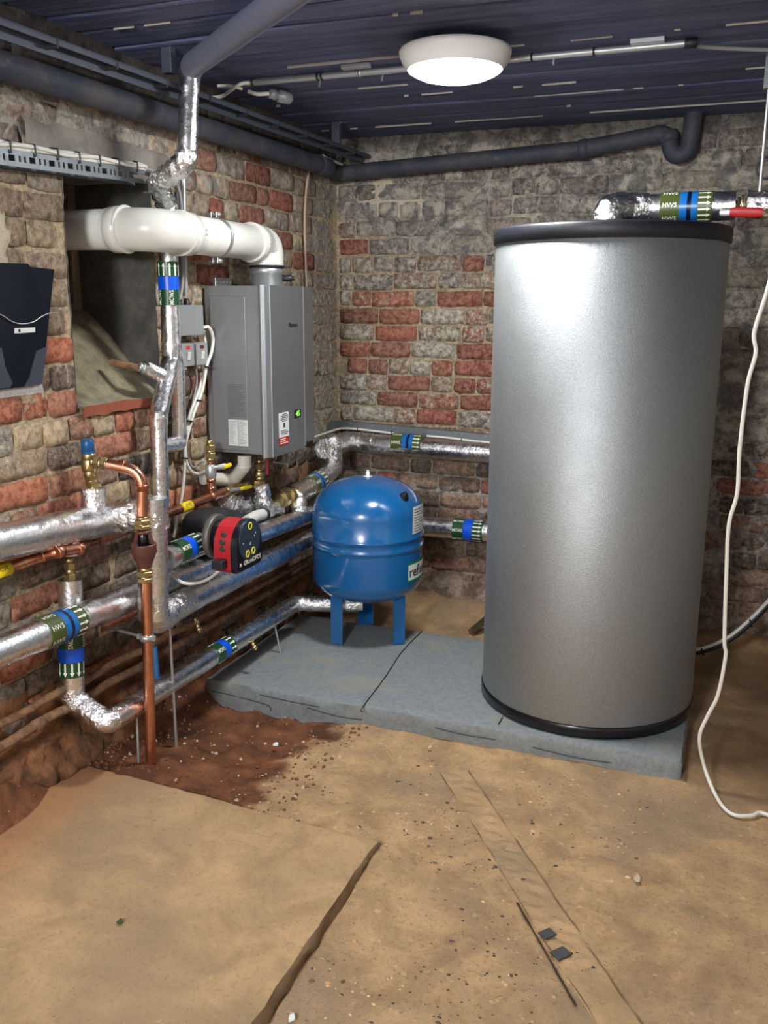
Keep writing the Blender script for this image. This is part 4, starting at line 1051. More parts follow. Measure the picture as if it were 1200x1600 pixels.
def drain(t, p, d, s=1.0):
    p = Vector(p); d = Vector(d).normalized(); return fitting(t, p, p+d*.055*s, [(1, .006, 16), (.8, .010, 6), (1.2, .008, 16), (1, .011, 16), (.5, .006, 12)], 'drain_cock', BRASS, None, 'brass drain cock')
drain(cb, (0.2000, -1.3181, 0.2259), (.5, -.2, -.55)); drain(cm, (0.2150, -1.7188, 0.4404), (.45, -.2, -.65))
for a, b in (((0.2000, -2.0490, 0.2197), (0.2100, -2.0659, 0.0560)),):
    mb = MB(); mb.tube([a, b], .0045, 10); cb.part(mb, 'support_rod', STEEL)
    mb = MB(); mb.box((b[0]-.028, b[1]-.018, b[2]-.004), (b[0]+.028, b[1]+.018, b[2]+.001), .001, Matrix.Rotation(.7, 3, 'Z')); cb.part(mb, 'rod_foot', RUST)
mb = MB(); mb.tube([(0.1800, -1.0877, 0.2409), (.21, -1.08, .078)], .0045, 10); cb.part(mb, 'support_rod', STEEL)
mb = MB(); mb.tube([(0.2150, -1.8677, 0.4623), (0.2350, -1.8919, 0.0261)], .005, 10); cm.part(mb, 'support_rod', STEEL)

# hot pipe with olive band, low on the left wall, passing behind the drop
hp = T('hot_return_pipe', 'foil wrapped pipe with an olive and blue band low on the left wall', 'pipe', (0.1350, -2.3041, 0.5551))
r0 = (0.1350, -2.6931, 0.6044); r1 = (0.1350, -1.4033, 0.5609)
mb = MB(); inspipe(hp, [r0, r1], .045, [], amp=.003)
rd = (Vector(r1)-Vector(r0)).normalized(); k0 = Vector(r0)+rd*((Vector((0.1350, -2.3756, 0.5727))-Vector(r0)).dot(rd))
pband(hp, k0, rd, .045, .155, 'hot', (1, -.5, .6), 'HWS')
# hot pipe: tank side along the back wall, down at the corner and along the left wall
hw = T('hot_water_pipe', 'foil wrapped pipe with an olive band along the back wall, turning down at the corner', 'pipe', (0.3592, -0.1000, 0.8386))
w0 = (1.12, -.10, .812); w1 = (0.0500, -0.1000, 0.8306); w1 = (.085, -.085, w1[2]); w2 = (.085, -.10, .71)
wq = (0.1300, -0.4183, 0.6983); w3 = (0.1300, -0.7941, 0.6845)
inspipe(hw, [w0, (w1[0]+.10, -.10, w1[2]-.002)], .0475, [], amp=.002)
inspipe(hw, [(w1[0]+.16, -.10, w1[2]-.002), w1, (.10, -.30, w1[2]-.01), (.115, -.42, .84)], .048, [w1, (.1, -.3, w1[2])], 'taped_elbow', TAPE, .04, amp=.006, rad=.14, step=.008)
e0 = (0.1350, -0.3598, 0.8674); e1 = (0.1350, -0.3623, 0.7386)
inspipe(hw, [(.115, -.36, .86), (e0[0], e0[1], e0[2]), (e1[0], e1[1], e1[2]), (0.1350, -0.5563, 0.7019)], .043, [e0, e1], 'taped_elbow', TAPE, .03, amp=.006, rad=.12, step=.008)
h3 = (0.1350, -0.5145, 0.7065); h4 = (0.1350, -0.7916, 0.6873)
inspipe(hw, [h3, h4], .047, [h4], amp=.002)
hd = (Vector(h4)-Vector(h3)).normalized()
pband(hw, Vector(h3)+hd*.125, -hd, .047, .115, 'hot', (1, -.6, .6), 'HWS')
pband(hw, (0.3424, -0.1000, 0.8376), (1, 0, 0), .0475, .155, 'hot', (.2, -1, .3), 'HWS')
t0 = (0.1400, -0.7769, 0.6820); t1 = (0.1900, -0.8310, 0.6062)
inspipe(hw, [t0, t1], .040, [t0, t1], 'taped_tee', TAPE, amp=.009, rad=.1, step=.008)
fitting(hw, h4, (0.1350, -0.9348, 0.6983), [(1, .030, 24), (1.2, .040, 24), (1, .034, 8), (1.6, .040, 8), (.5, .030, 24)], 'brass_union', BRASS)
l0 = (0.1900, -0.7225, 0.5974); l1 = (0.1900, -1.4587, 0.6324)
inspipe(hw, [l0, l1], .036, [], amp=.003)

# pump group
pg = T('circulating_pump', 'circulating pump with red and black control head and black insulation shell', 'pump', (0.2400, -1.5058, 0.6562))
q0 = (0.2280, -1.8713, 0.6971); q1 = (0.2280, -1.6635, 0.6980); qd = (Vector(q1)-Vector(q0)).normalized()
mbp = T('pump_feed_pipe', 'short foil wrapped pipe with a bright blue band leading into the pump', 'pipe', q0)
inspipe(mbp, [Vector(q0)-qd*.02, q1], .038, [q1], amp=.005)
pband(mbp, Vector((0.2280, -1.8417, 0.7024)), qd, .038, .13, 'cold', (1, -.7, .7))
fitting(mbp, q1, (0.2280, -1.6095, 0.6965), [(1, .022, 24), (1.2, .030, 8), (.6, .024, 24)], 'brass_union', BRASS)
fitting(mbp, (0.2500, -1.6573, 0.7055), (0.3100, -1.6932, 0.7178), [(1, .012, 12), (1, .016, 6), (1.4, .009, 12), (.8, .006, 12)], 'drain_cock', BRASS)
# shell: chunky black block with rounded ends round the pump body
pc = Vector((0.1650, -1.4460, 0.6708))
mb = MB()
for (o_, s_) in (((-.03, -.03, .02), (.075, .10, .078)), ((-.03, .07, .005), (.065, .08, .065))):
    bm = bmesh.new(); bmesh.ops.create_icosphere(bm, subdivisions=3, radius=1)
    vv = []
    for v in bm.verts:
        d = v.co.copy(); k = 1/max(abs(d.x)**4+abs(d.y)**4+abs(d.z)**4, 1e-6)**.25
        p = Vector((d.x*k*s_[0], d.y*k*s_[1], d.z*k*s_[2]))+Vector(o_)+pc
        p += Vector((0, 0, 1))*.004*noise.noise(p*18); vv.append(p)
    bm.verts.index_update(); mb.add(vv, [[v.index for v in f.verts] for f in bm.faces], True); bm.free()
o = pg.part(mb, 'insulation_shell', plain('black foam shell', lin(34, 35, 36), .75, 0, .25, 30, .3)); o['kind'] = 'stuff'
f0 = Vector((0.4200, -1.6878, 0.7228)); hcx = f0.x
py0, py1 = (0.4200, -1.7713, 0.7388)[1], (0.4200, -1.5956, 0.6959)[1]; pz0, pz1 = (0.4200, -1.6972, 0.6341)[2], (0.4200, -1.6876, 0.8019)[2]
pw = py1-py0; pyc = (py0+py1)/2; ph = pz1-pz0
def dshape(k, ins=0):
    a = []; w = pw/2-ins; zb = pz0+ins; zt = pz1-w-ins
    for i in range(21): t = PI*i/20; a.append((pyc+w*math.cos(t), zt+(pz1-ins-zt)*math.sin(t)))
    r = .018
    for i in range(7): t = PI+PI/2*i/6; a.append((pyc-w+r+r*math.cos(t), zb+r+r*math.sin(t)))
    for i in range(7): t = 1.5*PI+PI/2*i/6; a.append((pyc+w-r+r*math.cos(t), zb+r+r*math.sin(t)))
    return a
mb = MB(); mb.lathe((hcx-.17, pyc, f0.z+.01), (1, 0, 0), [(.045, .05), (.05, .058), (.07, .060), (.1, .058)], 36); pg.part(mb, 'motor_barrel', BLACKGLOSS)
mb = MB(); mb.lathe((hcx-.14, pyc, f0.z+.01), (1, 0, 0), [(0, .072), (.004, .076), (.018, .076), (.022, .072)], 36); pg.part(mb, 'flange', plain('cast grey', lin(110, 106, 98), .5, .5, .2, 40))
mb = MB(); mb.prism(dshape(0), hcx-.085, hcx-.020, 'x'); hdr = pg.part(mb, 'head_casing', RED, 'red head casing', smooth=False)
mb = MB()
ra = [[(x, p[0], p[1]) for p in dshape(0, i_)] for x, i_ in ((hcx-.022, .0), (hcx-.022, -.002), (hcx-.006, -.002), (hcx, .004))]
mb.rings(ra, True, True, True, False); fpn = pg.part(mb, 'control_face', plain('pump face black', lin(14, 17, 28), .3), 'black control face')
mb = MB(); mb.lathe((hcx, pyc, pz0+ph*.60), (1, 0, 0), [(-.001, pw*.40), (.0012, pw*.40), (.0016, pw*.38)], 40); pg.part(mb, 'dial', plain('dial slate', lin(42, 54, 68), .35), parent=fpn)
for k, (dy, dz) in enumerate(((.02, .86), (-.10, .32), (.12, .335))):
    mb = MB(); cc = (hcx+.0015, pyc+dy*pw, pz0+dz*ph); rr_ = .013
    mb.lathe(cc, (1, 0, 0), [(0, rr_), (.0016, rr_), (.0016, rr_*.62), (.0002, rr_*.6)], 24, True, True, False); pg.part(mb, 'button_ring', plain('button yellow', lin(226, 214, 60), .4), parent=fpn)
mb = MB()
for dy, dz in ((.22, .68), (.18, .63), (-.25, .56), (.02, .52), (.0, .49)): mb.lathe((hcx+.0014, pyc+dy*pw, pz0+dz*ph), (1, 0, 0), [(0, .003), (.001, .003)], 10)
o = pg.part(mb, 'indicator_dots', plain('indicator grey blue', lin(150, 180, 196), .4), parent=fpn); o['kind'] = 'stuff'
mb = MB(); flat_text(mb, 'GRUNDFOS', .022, (hcx+.0004, pyc+.014, pz0+.026), (0, 1, 0), (0, 0, 1), sx=1.0); o = pg.part(mb, 'lettering', WHITEINK, parent=fpn)
mb = MB(); cc = Vector((hcx+.0006, pyc-pw*.36, pz0+.026))
for a0, a1 in ((PI*.2, PI*.8), (PI*1.2, PI*1.8)):
    sg = 1 if a0 < 2 else -1; ctr = cc-Vector((0, 0, sg*.009))
    pts = [[ctr+Vector((0, r*math.cos(a0+(a1-a0)*i/8), r*math.sin(a0+(a1-a0)*i/8)*1.1)) for i in range(9)] for r in (.0045, .0085)]
    mb.add([*pts[0], *pts[1]], [[i, i+1, 10+i, 9+i] for i in range(8)])
pg.part(mb, 'emblem', WHITEINK, parent=fpn)
for k in range(3):
    mb = MB(); zz = pz0+ph*(.76-.135*k); yy = pyc-pw/2+(.012 if k == 0 else 0)
    mb.lathe((hcx-.052, yy+.001, zz), (0, -1, 0), [(0, .010), (.003, .010), (.0045, .007)], 18); pg.part(mb, 'cable_plug', plain('plug grey green', lin(50, 54, 50), .6), parent=hdr)
mb = MB(); mb.box((hcx-.075, pyc-pw/2-.035, pz0+.018), (hcx-.035, pyc-pw/2+.002, pz0+.05), .004); pg.part(mb, 'cable_gland', BLACK)
# pump cable and other loose cables
def cable(name, label, pts, r, mat, group=None, n=8, seg=10):
    mb = MB(); mb.tube(smoothpath(pts, n), r, seg); o = mb.obj(name, mat); tag(o, label, 'cable', group); return o
cable('cable', 'white cable curling from the pump head back under the pipes', [(hcx-.055, pyc-pw/2-.03, pz0+.034), (0.3000, -1.6749, 0.6173), (0.2800, -1.7265, 0.5907), (0.2600, -1.7937, 0.5919), (0.2400, -1.8303, 0.6067), (0.2000, -1.8067, 0.6154)], .0055, CABLEWHITE)

# boiler connections
bc = T('boiler_connection', 'crinkled foil wrapped connection hanging under the heater beside the gas lever', 'pipe', (0.1500, -1.1031, 0.7877))
fitting(bc, (0.1500, -1.1133, 0.8959), (0.1500, -1.1132, 0.7974), [(.8, .013, 20), (1.6, .021, 6), (.6, .016, 20), (1.4, .022, 24), (1, .018, 20), (1.2, .024, 6)], 'brass_union', BRASS)
inspipe(bc, [(0.1500, -1.1078, 0.7990), (0.1600, -1.1041, 0.7099), (0.1900, -1.1340, 0.6923)], .033, [(0.1500, -1.1078, 0.7990), (0.1700, -1.1131, 0.6863)], 'taped_elbow', TAPE, .03, amp=.009, rad=.12, step=.007)
mb = MB(); mb.tube(fillet([(0.2000, -1.1790, 0.6949), (0.2100, -1.2689, 0.7047), (0.2200, -1.3512, 0.7034)], .02), .022, 18); bc.part(mb, 'white_sleeve', WHITEPLASTIC, 'white pipe end')
mb = MB(); mb.lathe((0.2000, -1.1843, 0.6934), Vector((0.2100, -1.2689, 0.7047))-Vector((0.2000, -1.1843, 0.6934)), [(-.01, .022), (-.01, .0275), (.01, .0275), (.01, .022)], 24); bc.part(mb, 'rubber_collar', BLACK)
fw = T('foil_wrapped_strainer', 'loose foil wrapped lump behind the pump head', 'pipe', (0.1000, -1.2028, 0.7302))
inspipe(fw, [(0.0750, -1.2385, 0.7353), (0.0800, -1.1090, 0.6857), (0.1100, -0.9008, 0.6478)], .046, [(0.0800, -1.2560, 0.7469), (0.0800, -1.1295, 0.6900), (0.1000, -1.0334, 0.6744)], 'crumpled_foil', TAPE, .05, amp=.014, rad=.16, step=.008)
lever(bc, (0.1900, -1.1182, 0.9018), (0.2000, -1.1397, 0.8444), .0075, RED, 'lever', 'red lever')
cd = T('condensate_pipe', 'white lagged condensate elbow under the heater', 'pipe', (0.1200, -1.2402, 0.8484))
mb = MB(); mb.tube(fillet([(0.1400, -1.2112, 0.9280), (0.1400, -1.2135, 0.8881), (0.0600, -1.1682, 0.8188), (0.0280, -1.3315, 0.8526)], .018, 6, .02), .026, 24); cd.part(mb, 'white_lagging', plain('white tape lagging', lin(214, 210, 198), .6, 0, .12, 30, .25))
for p_, d_ in (((0.1400, -1.2135, 0.8881), (0, .1, -1)), ((0.0650, -1.1765, 0.8232), (-.3, -.7, -.3))):
    mb = MB(); mb.lathe(p_, d_, [(-.003, .0255), (-.002, .0275), (.002, .0275), (.003, .0255)], 24); cd.part(mb, 'tape_joint', CABLEWHITE)
cable('cable', 'thin grey wire drooping under the right corner of the heater', [(0.2200, -1.1216, 0.8940), (0.2000, -0.9900, 0.8668), (0.2000, -0.9026, 0.8665), (0.2000, -0.8296, 0.8745)], .003, CABLEGREY)

# foil riser on the left wall up to the ceiling
rs_ = T('foil_riser', 'thin foil wrapped riser climbing the left wall past the flue to the ceiling', 'pipe', (0.0850, -1.5992, 1.5103))
a = [(0.2350, -1.6429, 2.2027), (0.2350, -1.6811, 2.0328), (0.2350, -1.6851, 1.9348)]
inspipe(rs_, [(0.2500, -1.6430, 2.2252), a[0], a[2]], .0325, [a[0]], fr=.02, amp=.005)
inspipe(rs_, [(a[2][0], a[2][1], a[2][2]+.03), a[2], (0.1000, -1.6556, 1.8753), (0.0850, -1.5737, 1.8168), (0.0850, -1.5785, 1.7595)], .034, None, 'taped_elbow', TAPE, .03, amp=.009, rad=.12, step=.007)
c0, c1, c2, c3 = (0.0850, -1.5759, 1.7902), (0.0850, -1.5923, 1.3183), (0.0850, -1.6867, 1.1355), (0.0850, -1.6987, 0.8198)
inspipe(rs_, [c0, c1, c2, (c2[0], c2[1], c2[2]-.04)], .0315, [c1, c2], amp=.005, fr=.05)
inspipe(rs_, [c2, c3], .030, [c2], amp=.002)
pband(rs_, (0.0850, -1.5891, 1.4956), (0, 0, 1), .0315, .142, 'cold', (1, -1.1, 0))
k0, k1, k2 = (0.0450, -1.5014, 1.3127), (0.0450, -1.5052, 1.0127), (0.0600, -1.6488, 1.0221)
inspipe(rs_, [(0.0600, -1.5584, 1.3705), k0, k1, k2], .027, [k1], 'bypass_loop', FOIL, .02, amp=.005, rad=.08)
inspipe(rs_, [(0.0850, -1.6208, 1.2508), (0.0600, -1.7131, 1.2945)], .024, None, 'side_branch', TAPE, amp=.008, rad=.08)
fitting(rs_, (0.0600, -1.7031, 1.2875), (0.0450, -1.7237, 1.2968), [(1, .014, 18), (1, .017, 18), (.6, .013, 18), (1, .016, 18)], 'union', STEEL)
mb = MB(); mb.tube([(0.0450, -1.7171, 1.2922), (-0.0600, -1.7290, 1.3090)], .0115, 14); rs_.part(mb, 'old_stub_pipe', RUST, 'rusty stub pipe')
gc_ = T('ceiling_pipe', 'grey lagged pipe slanting across the ceiling from the foil riser', 'pipe', (0.5560, -1.9465, 2.2100))
ga, gb = Vector((0.1050, -1.4227, 2.2842)), None
ga = Vector((0.2691, -1.6738, 2.2150)); gb = Vector((0.7987, -2.1198, 2.2150)); gdv = (gb-ga).normalized()
GP = plain('grey lagging', lin(104, 108, 128), .6, 0, .08, 20)
mb = MB(); mb.tube(fillet([(0.2450, -1.6470, 2.2120), ga, ga+gdv*.58], .03, 8, .05), .036, 32); gc_.part(mb, 'lagging', GP)
mb = MB(); mb.tube([ga+gdv*.585, gb+gdv*1.2], .0365, 32); gc_.part(mb, 'lagging', GP)

# dark old pipes, steel strut and cable trays near the ceiling
op = T('old_soil_pipe', 'thick black painted pipe along the top of the left wall', 'pipe', (0.0750, -1.7486, 2.0957))
mb = MB(); A_, B_ = Vector((0.0750, -2.4071, 2.0918)), Vector((0.0750, -0.2665, 2.1084)); mb.tube(fillet([A_, (A_+B_)/2, B_], .01, 2, .2), .038, 28); op.part(mb, 'pipe', DARKPIPE)
mb = MB(); mb.lathe(B_-Vector((0, .06, 0)), (0, 1, 0), [(-.05, .038), (-.045, .044), (.05, .044), (.06, .036)], 28); op.part(mb, 'socket', DARKPIPE)
st = T('ceiling_strut', 'long dark steel strut under the ceiling along the left wall', 'strut', (0.1700, -1.6157, 2.1912))
S0, S1 = Vector((0.1700, -2.4926, 2.1597)), Vector((0.1716, -0.0400, 2.1878)); sd = (S1-S0).normalized(); n1 = Vector((1, 0, 0)); n2 = sd.cross(n1)
STM = plain('dark strut steel', lin(80, 85, 100), .5, .3, .2, 30); mb = MB()
for (ax, az, bx, bz) in ((-.02, -.002, .022, .002), (.018, -.014, .022, .0), (-.022, -.032, -.018, .0)):
    q = [S0+n1*ax+Vector((0, 0, az)), S0+n1*bx+Vector((0, 0, az)), S0+n1*bx+Vector((0, 0, bz)), S0+n1*ax+Vector((0, 0, bz))]
    mb.add(q+[p+(S1-S0) for p in q], [[3, 2, 1, 0], [4, 5, 6, 7]]+[[i, (i+1) % 4, 4+(i+1) % 4, 4+i] for i in range(4)])
o = st.part(mb, 'channel', STM); o['kind'] = 'stuff'
for k in range(9):
    p = S0+(S1-S0)*(.12+.1*k); mb = MB(); mb.box(p+Vector((-.024, -.003, -.022)), p+Vector((.0245, .003, .004)), .001); st.part(mb, 'strap', BLACK)
p = Vector((0.1700, -1.6602, 2.2077)); mb = MB(); mb.box(p+Vector((-.018, -.014, -.01)), (p.x+.018, p.y+.014, CZ-.012), .002); st.part(mb, 'hanger', STM)
p = S0+(S1-S0)*.86; mb = MB(); mb.box(p+Vector((-.018, -.014, -.01)), (p.x+.018, p.y+.014, CZ-.012), .002); st.part(mb, 'hanger', STM)
sp_ = T('old_drain_pipe', 'black painted drain pipe with a swan neck along the top of the back wall', 'pipe', (0.8828, -0.0750, 2.1555))
D0, D1, D2, D3 = (0.0212, -0.0750, 2.1070), (1.1778, -0.0750, 2.1562), (1.4300, -0.0750, 2.1887), (1.5376, -0.0750, 2.2027)
mb = MB(); mb.tube(fillet([D0, D1, D2, D3, (1.5699, -0.0750, 2.1082), (1.6299, -0.0750, 2.1228), (1.6403, -0.0750, 2.2855)], .045, 10, .15), .036, 28); sp_.part(mb, 'pipe', DARKPIPE)
for q, d in (((1.1968, -0.0750, 2.1578), (1, 0, .08)), ((1.5464, -0.0750, 2.1873), (.3, 0, -1))):
    mb = MB(); mb.lathe(q, d, [(-.02, .036), (-.018, .041), (.018, .041), (.02, .036)], 28); sp_.part(mb, 'socket', DARKPIPE)
# cable tray upper left
tr = T('cable_tray', 'slotted grey cable tray over the window on the left wall', 'cable tray', (0.0300, -1.9796, 1.8974))
ta, tb = Vector((0.0450, -2.4250, 1.8728)), Vector((0.0450, -1.6375, 1.9052)); tdv = (tb-ta).normalized(); Lh = (tb-ta).length
up = Vector((0, 0, 1)); up = (up-tdv*up.dot(tdv)).normalized(); ot = tdv.cross(up)
if ot.x < 0: ot = -ot
def tp(s, h, o=0): return ta+tdv*s+up*h+ot*o
h0, h1 = -.024, .018; mb = MB()
# face with real slots: rails top and bottom plus webs between slots
def strip(s0, s1, a, b): 
    vs = [tp(s, h, o) for o in (0, .0025) for s, h in ((s0, a), (s1, a), (s1, b), (s0, b))]
    mb.add(vs, [[3, 2, 1, 0], [4, 5, 6, 7]]+[[i, (i+1) % 4, 4+(i+1) % 4, 4+i] for i in range(4)])
strip(0, Lh, h0, h0+.013); strip(0, Lh, h1-.013, h1)
s = .01
while s < Lh-.09:
    strip(s, s+.012, h0+.013, h1-.013); strip(s+.036, s+.05, h0+.013, h1-.013); strip(s+.058, s+.07, h0+.013, h1-.013); s += .078
o = tr.part(mb, 'slotted_face', GALV); o['kind'] = 'stuff'
mb = MB(); vs = [tp(0, h1, 0), tp(Lh, h1, 0), tp(Lh, h1, -.045), tp(0, h1, -.045)]; mb.add(vs+[v-up*.002 for v in vs], [[0, 1, 2, 3], [7, 6, 5, 4], [0, 4, 5, 1], [2, 6, 7, 3]])
tr.part(mb, 'top_flange', GALV)
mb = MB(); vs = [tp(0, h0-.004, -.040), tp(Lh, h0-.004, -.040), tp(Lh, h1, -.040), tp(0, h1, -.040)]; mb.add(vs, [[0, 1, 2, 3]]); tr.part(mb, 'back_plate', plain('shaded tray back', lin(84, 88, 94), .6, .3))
for k, (oo, hh_, c_) in enumerate(((-.006, .024, .003), (.0, .030, .004), (-.012, .034, .002))):
    pts = [tp(Lh*i/10, h1*0+hh_+c_*math.sin(i*1.7+k*2), oo) for i in range(11)]
    pts += [tp(Lh+.015, hh_-.004, oo-.004)]
    cable('cable', ('front white cable strapped along the top of the slotted tray', 'upper white cable strapped along the top of the slotted tray', 'rear white cable strapped along the top of the slotted tray')[k], pts, .0062, CABLEWHITE, 'cables on the slotted tray')
for k in range(7):
    s = Lh*(.235+.118*k); mb = MB(); a_, b_ = 0, 0; ring_ = [tp(s, .010, .007), tp(s, .0385, .007), tp(s, .042, -.02), tp(s, .012, -.02)]
    for q0_, q1_ in zip(ring_, ring_[1:]+ring_[:1]): mb.tube([q0_, q1_], .0026, 6)
    o = tr.part(mb, 'cable_tie', BLACK); o['kind'] = 'stuff'
# slim upright conduits beside the riser
cu_ = T('conduit', 'slim zinc conduit rising beside the foil riser under the flue', 'conduit', (0.0300, -1.4055, 1.6221))
mb = MB(); mb.tube([(0.0280, -1.3836, 1.9647), (0.0280, -1.4015, 1.5291)], .010, 14); cu_.part(mb, 'tube', STEEL)
cu2 = T('conduit', 'dark slim conduit close behind the foil riser', 'conduit', (0.0200, -1.4267, 1.6214))
mb = MB(); mb.tube([(0.0200, -1.4179, 1.8805), (0.0200, -1.4275, 1.5111)], .008, 12); cu2.part(mb, 'tube', plain('dull conduit', lin(84, 86, 88), .5, .4, .2, 30))
cable('cable', 'white cable looping behind the riser down to the grey junction box', [tp(Lh, .026, -.005), (0.0400, -1.4983, 1.9225), (0.0400, -1.4463, 1.9018), (0.0450, -1.4317, 1.8359), (0.0450, -1.4356, 1.6859), (0.0450, -1.4442, 1.5769), (0.0450, -1.4652, 1.5153)], .0062, CABLEGREY)

# junction box and isolators
jb = T('junction_box', 'speckled grey junction box on the wall left of the heater', 'electrical box', (0.0400, -1.3977, 1.4439))
jy0, jy1, jz0, jz1 = (0.0550, -1.4939, 1.4453)[1], (0.0550, -1.3363, 1.4432)[1], (0.0550, -1.4209, 1.3904)[2], (0.0550, -1.4129, 1.4957)[2]
mb = MB(); mb.box((.008, jy0, jz0), (.048, jy1, jz1), .004); jb.part(mb, 'base', GREYPLASTIC)
mb = MB(); mb.box((.048, jy0-.001, jz0-.001), (.058, jy1+.001, jz1+.001), .003); ld = jb.part(mb, 'lid', GREYPLASTIC)
for k in range(4):
    mb = MB(); mb.lathe((.058, (jy0+.01, jy1-.01)[k % 2], (jz0+.01, jz1-.01)[k//2]), (1, 0, 0), [(0, .004), (.001, .004)], 10); jb.part(mb, 'screw', STEEL, parent=ld)
for k in (.22, .60):
    mb = MB(); y_ = jy0+(jy1-jy0)*k; mb.lathe((.030, y_, jz1), (0, 0, 1), [(0, .012), (.004, .013), (.008, .011), (.02, .010), (.024, .006)], 16); jb.part(mb, 'cable_gland', BLACK)
    mb = MB(); mb.lathe((.030, y_, jz0), (0, 0, -1), [(0, .010), (.012, .010), (.014, .008)], 16); jb.part(mb, 'cable_gland', GREYPLASTIC)
for k, (xa, xb, lab, rc) in enumerate(((284, 303.5, 'left grey isolator switch with a bright red indicator under the junction box', lin(226, 40, 40)), (306, 325, 'right grey isolator switch with a dark red indicator beside the heater', lin(96, 20, 26)))):
    y0_, y1_ = (0.0450, -1.4684, 1.3222)[1], 0
    ya, yb = (((0.0450, -1.4684, 1.3222)[1], (0.0450, -1.3876, 1.3184)[1]), ((0.0450, -1.3770, 1.3179)[1], (0.0450, -1.2942, 1.3139)[1]))[k]
    za, zb = (((0.0450, -1.4306, 1.2794)[2], (0.0450, -1.4241, 1.3632)[2]), ((0.0450, -1.3410, 1.2788)[2], (0.0450, -1.3349, 1.3624)[2]))[k]
    sw = T('isolator_switch', lab, 'switch', (.02, (ya+yb)/2, za)); mb = MB(); mb.box((.008, ya, za), (.042, yb, zb), .006); sw.part(mb, 'box', GREYPLASTIC)
    mb = MB(); mb.box((.042, ya+.002, za+.002), (.046, yb-.002, zb-.002), .002); pl_ = sw.part(mb, 'faceplate', plain('switch face grey', lin(150, 152, 152), .45))
    ym = (ya+yb)/2; mb = MB(); mb.box((.046, ym-.012, zb-.022), (.0475, ym+.012, zb-.010), .0006); sw.part(mb, 'indicator', plain('indicator red %d' % k, rc, .4), 'red indicator')
    mb = MB(); mb.box((.046, ym-.010, za+.022), (.051, ym+.010, za+.052), .0015, Matrix.Rotation(.12, 3, 'Y')); rk = sw.part(mb, 'rocker', WHITEPLASTIC, 'white rocker')
    mb = MB(); mb.lathe((.026, ym, za), (0, 0, -1), [(0, .010), (.010, .010), (.012, .007)], 14); sw.part(mb, 'cable_gland', WHITEPLASTIC)
cy0 = (.030, jy1-.012, jz0)
cable('cable', 'outer white cable looping from the junction box down beside the heater', [(0.0500, -1.3303, 1.4155), (0.0600, -1.3025, 1.4151), (0.0550, -1.2704, 1.3721), (0.0500, -1.2794, 1.3204), (0.0450, -1.3060, 1.2744), (0.0400, -1.3354, 1.1863), (0.0350, -1.3899, 1.1083), (0.0350, -1.4385, 1.0313), (0.0350, -1.4588, 0.9869), (0.0350, -1.4693, 0.9056), (0.0350, -1.4933, 0.8145), (0.0300, -1.5110, 0.7577), (0.0300, -1.5470, 0.6696)], .0062, CABLEWHITE)
cable('cable', 'inner white cable hanging from the junction box and bending under the heater', [(0.0300, -1.2946, 1.4052), (0.0300, -1.2854, 1.3486), (0.0300, -1.2908, 1.2731), (0.0300, -1.3461, 1.1821), (0.0300, -1.4128, 1.0988), (0.0280, -1.4422, 1.0078), (0.0280, -1.4469, 0.9468), (0.0300, -1.4238, 0.9001), (0.0300, -1.3732, 0.8771), (0.0500, -1.3098, 0.8877), (0.0700, -1.2392, 0.8926)], .0062, CABLEWHITE)
cable('cable', 'thin grey cable from the isolators joining the white cables', [(0.0280, -1.3542, 1.2651), (0.0250, -1.3492, 1.2106), (0.0250, -1.3906, 1.1198), (0.0220, -1.4289, 1.0057), (0.0220, -1.4252, 0.9431), (0.0220, -1.3894, 0.9037), (0.0300, -1.3391, 0.9157), (0.0500, -1.3070, 0.9268)], .0042, CABLEGREY)
for k, p in enumerate(((0.0370, -1.3596, 1.1504), (0.0370, -1.4250, 1.0816), (0.0370, -1.4647, 0.9501), (0.0500, -1.3055, 1.2698))):
    mb = MB(); mb.lathe(p, (0, .25, 1), [(-.003, .010), (-.002, .0125), (.002, .0125), (.003, .010)], 14); o = mb.obj('cable_tie', BLACK)
    tag(o, ('black cable tie round the white cables above the loop join', 'black cable tie round the white cables half way down', 'black cable tie round the white cables where they part', 'black cable tie by the heater side below the isolators')[k], 'cable tie', 'ties on the heater cables')
cable('cable', 'pinkish thin cable hanging down the corner behind the heater', [(0.0200, -0.3402, 2.1013), (0.0200, -0.3833, 1.9925), (0.0200, -0.4020, 1.8260), (0.0200, -0.3904, 1.5740)], .0052, plain('pink grey sheath', lin(200, 172, 152), .5))
cable('cable', 'grey cable end near the corner under the ceiling strut', [(0.1000, -0.3684, 2.1449), (0.1000, -0.2788, 2.1385), (0.1100, -0.1863, 2.1312)], .0055, CABLEGREY)
# trunking round the corner
tk_ = T('cable_trunking', 'slim grey trunking over the foil pipe on the back wall', 'trunking', (0.3970, -0.0200, 0.8939))
ua, ub = Vector((.028, -.001, (0.0175, -0.0250, 0.9075)[2])), Vector((1.10, -.001, 0)); zz = (0.8071, -0.0250, 0.8789); sl = (zz[2]-ua.z)/(zz[0]-ua.x); ub.z = ua.z+sl*(ub.x-ua.x)
mb = MB(); q = [ua+Vector((0, 0, -.016)), ua+Vector((0, -.03, -.016)), ua+Vector((0, -.03, .016)), ua+Vector((0, 0, .016))]
mb.add(q+[p+(ub-ua) for p in q], [[3, 2, 1, 0], [4, 5, 6, 7]]+[[i, (i+1) % 4, 4+(i+1) % 4, 4+i] for i in range(4)]); tb_ = tk_.part(mb, 'lid', GALV)
va, vb = Vector((.001, -.03, ua.z)), Vector((.001, -.14, ua.z-.003))
mb = MB(); q = [va+Vector((0, 0, -.016)), va+Vector((.03, 0, -.016)), va+Vector((.03, 0, .016)), va+Vector((0, 0, .016))]
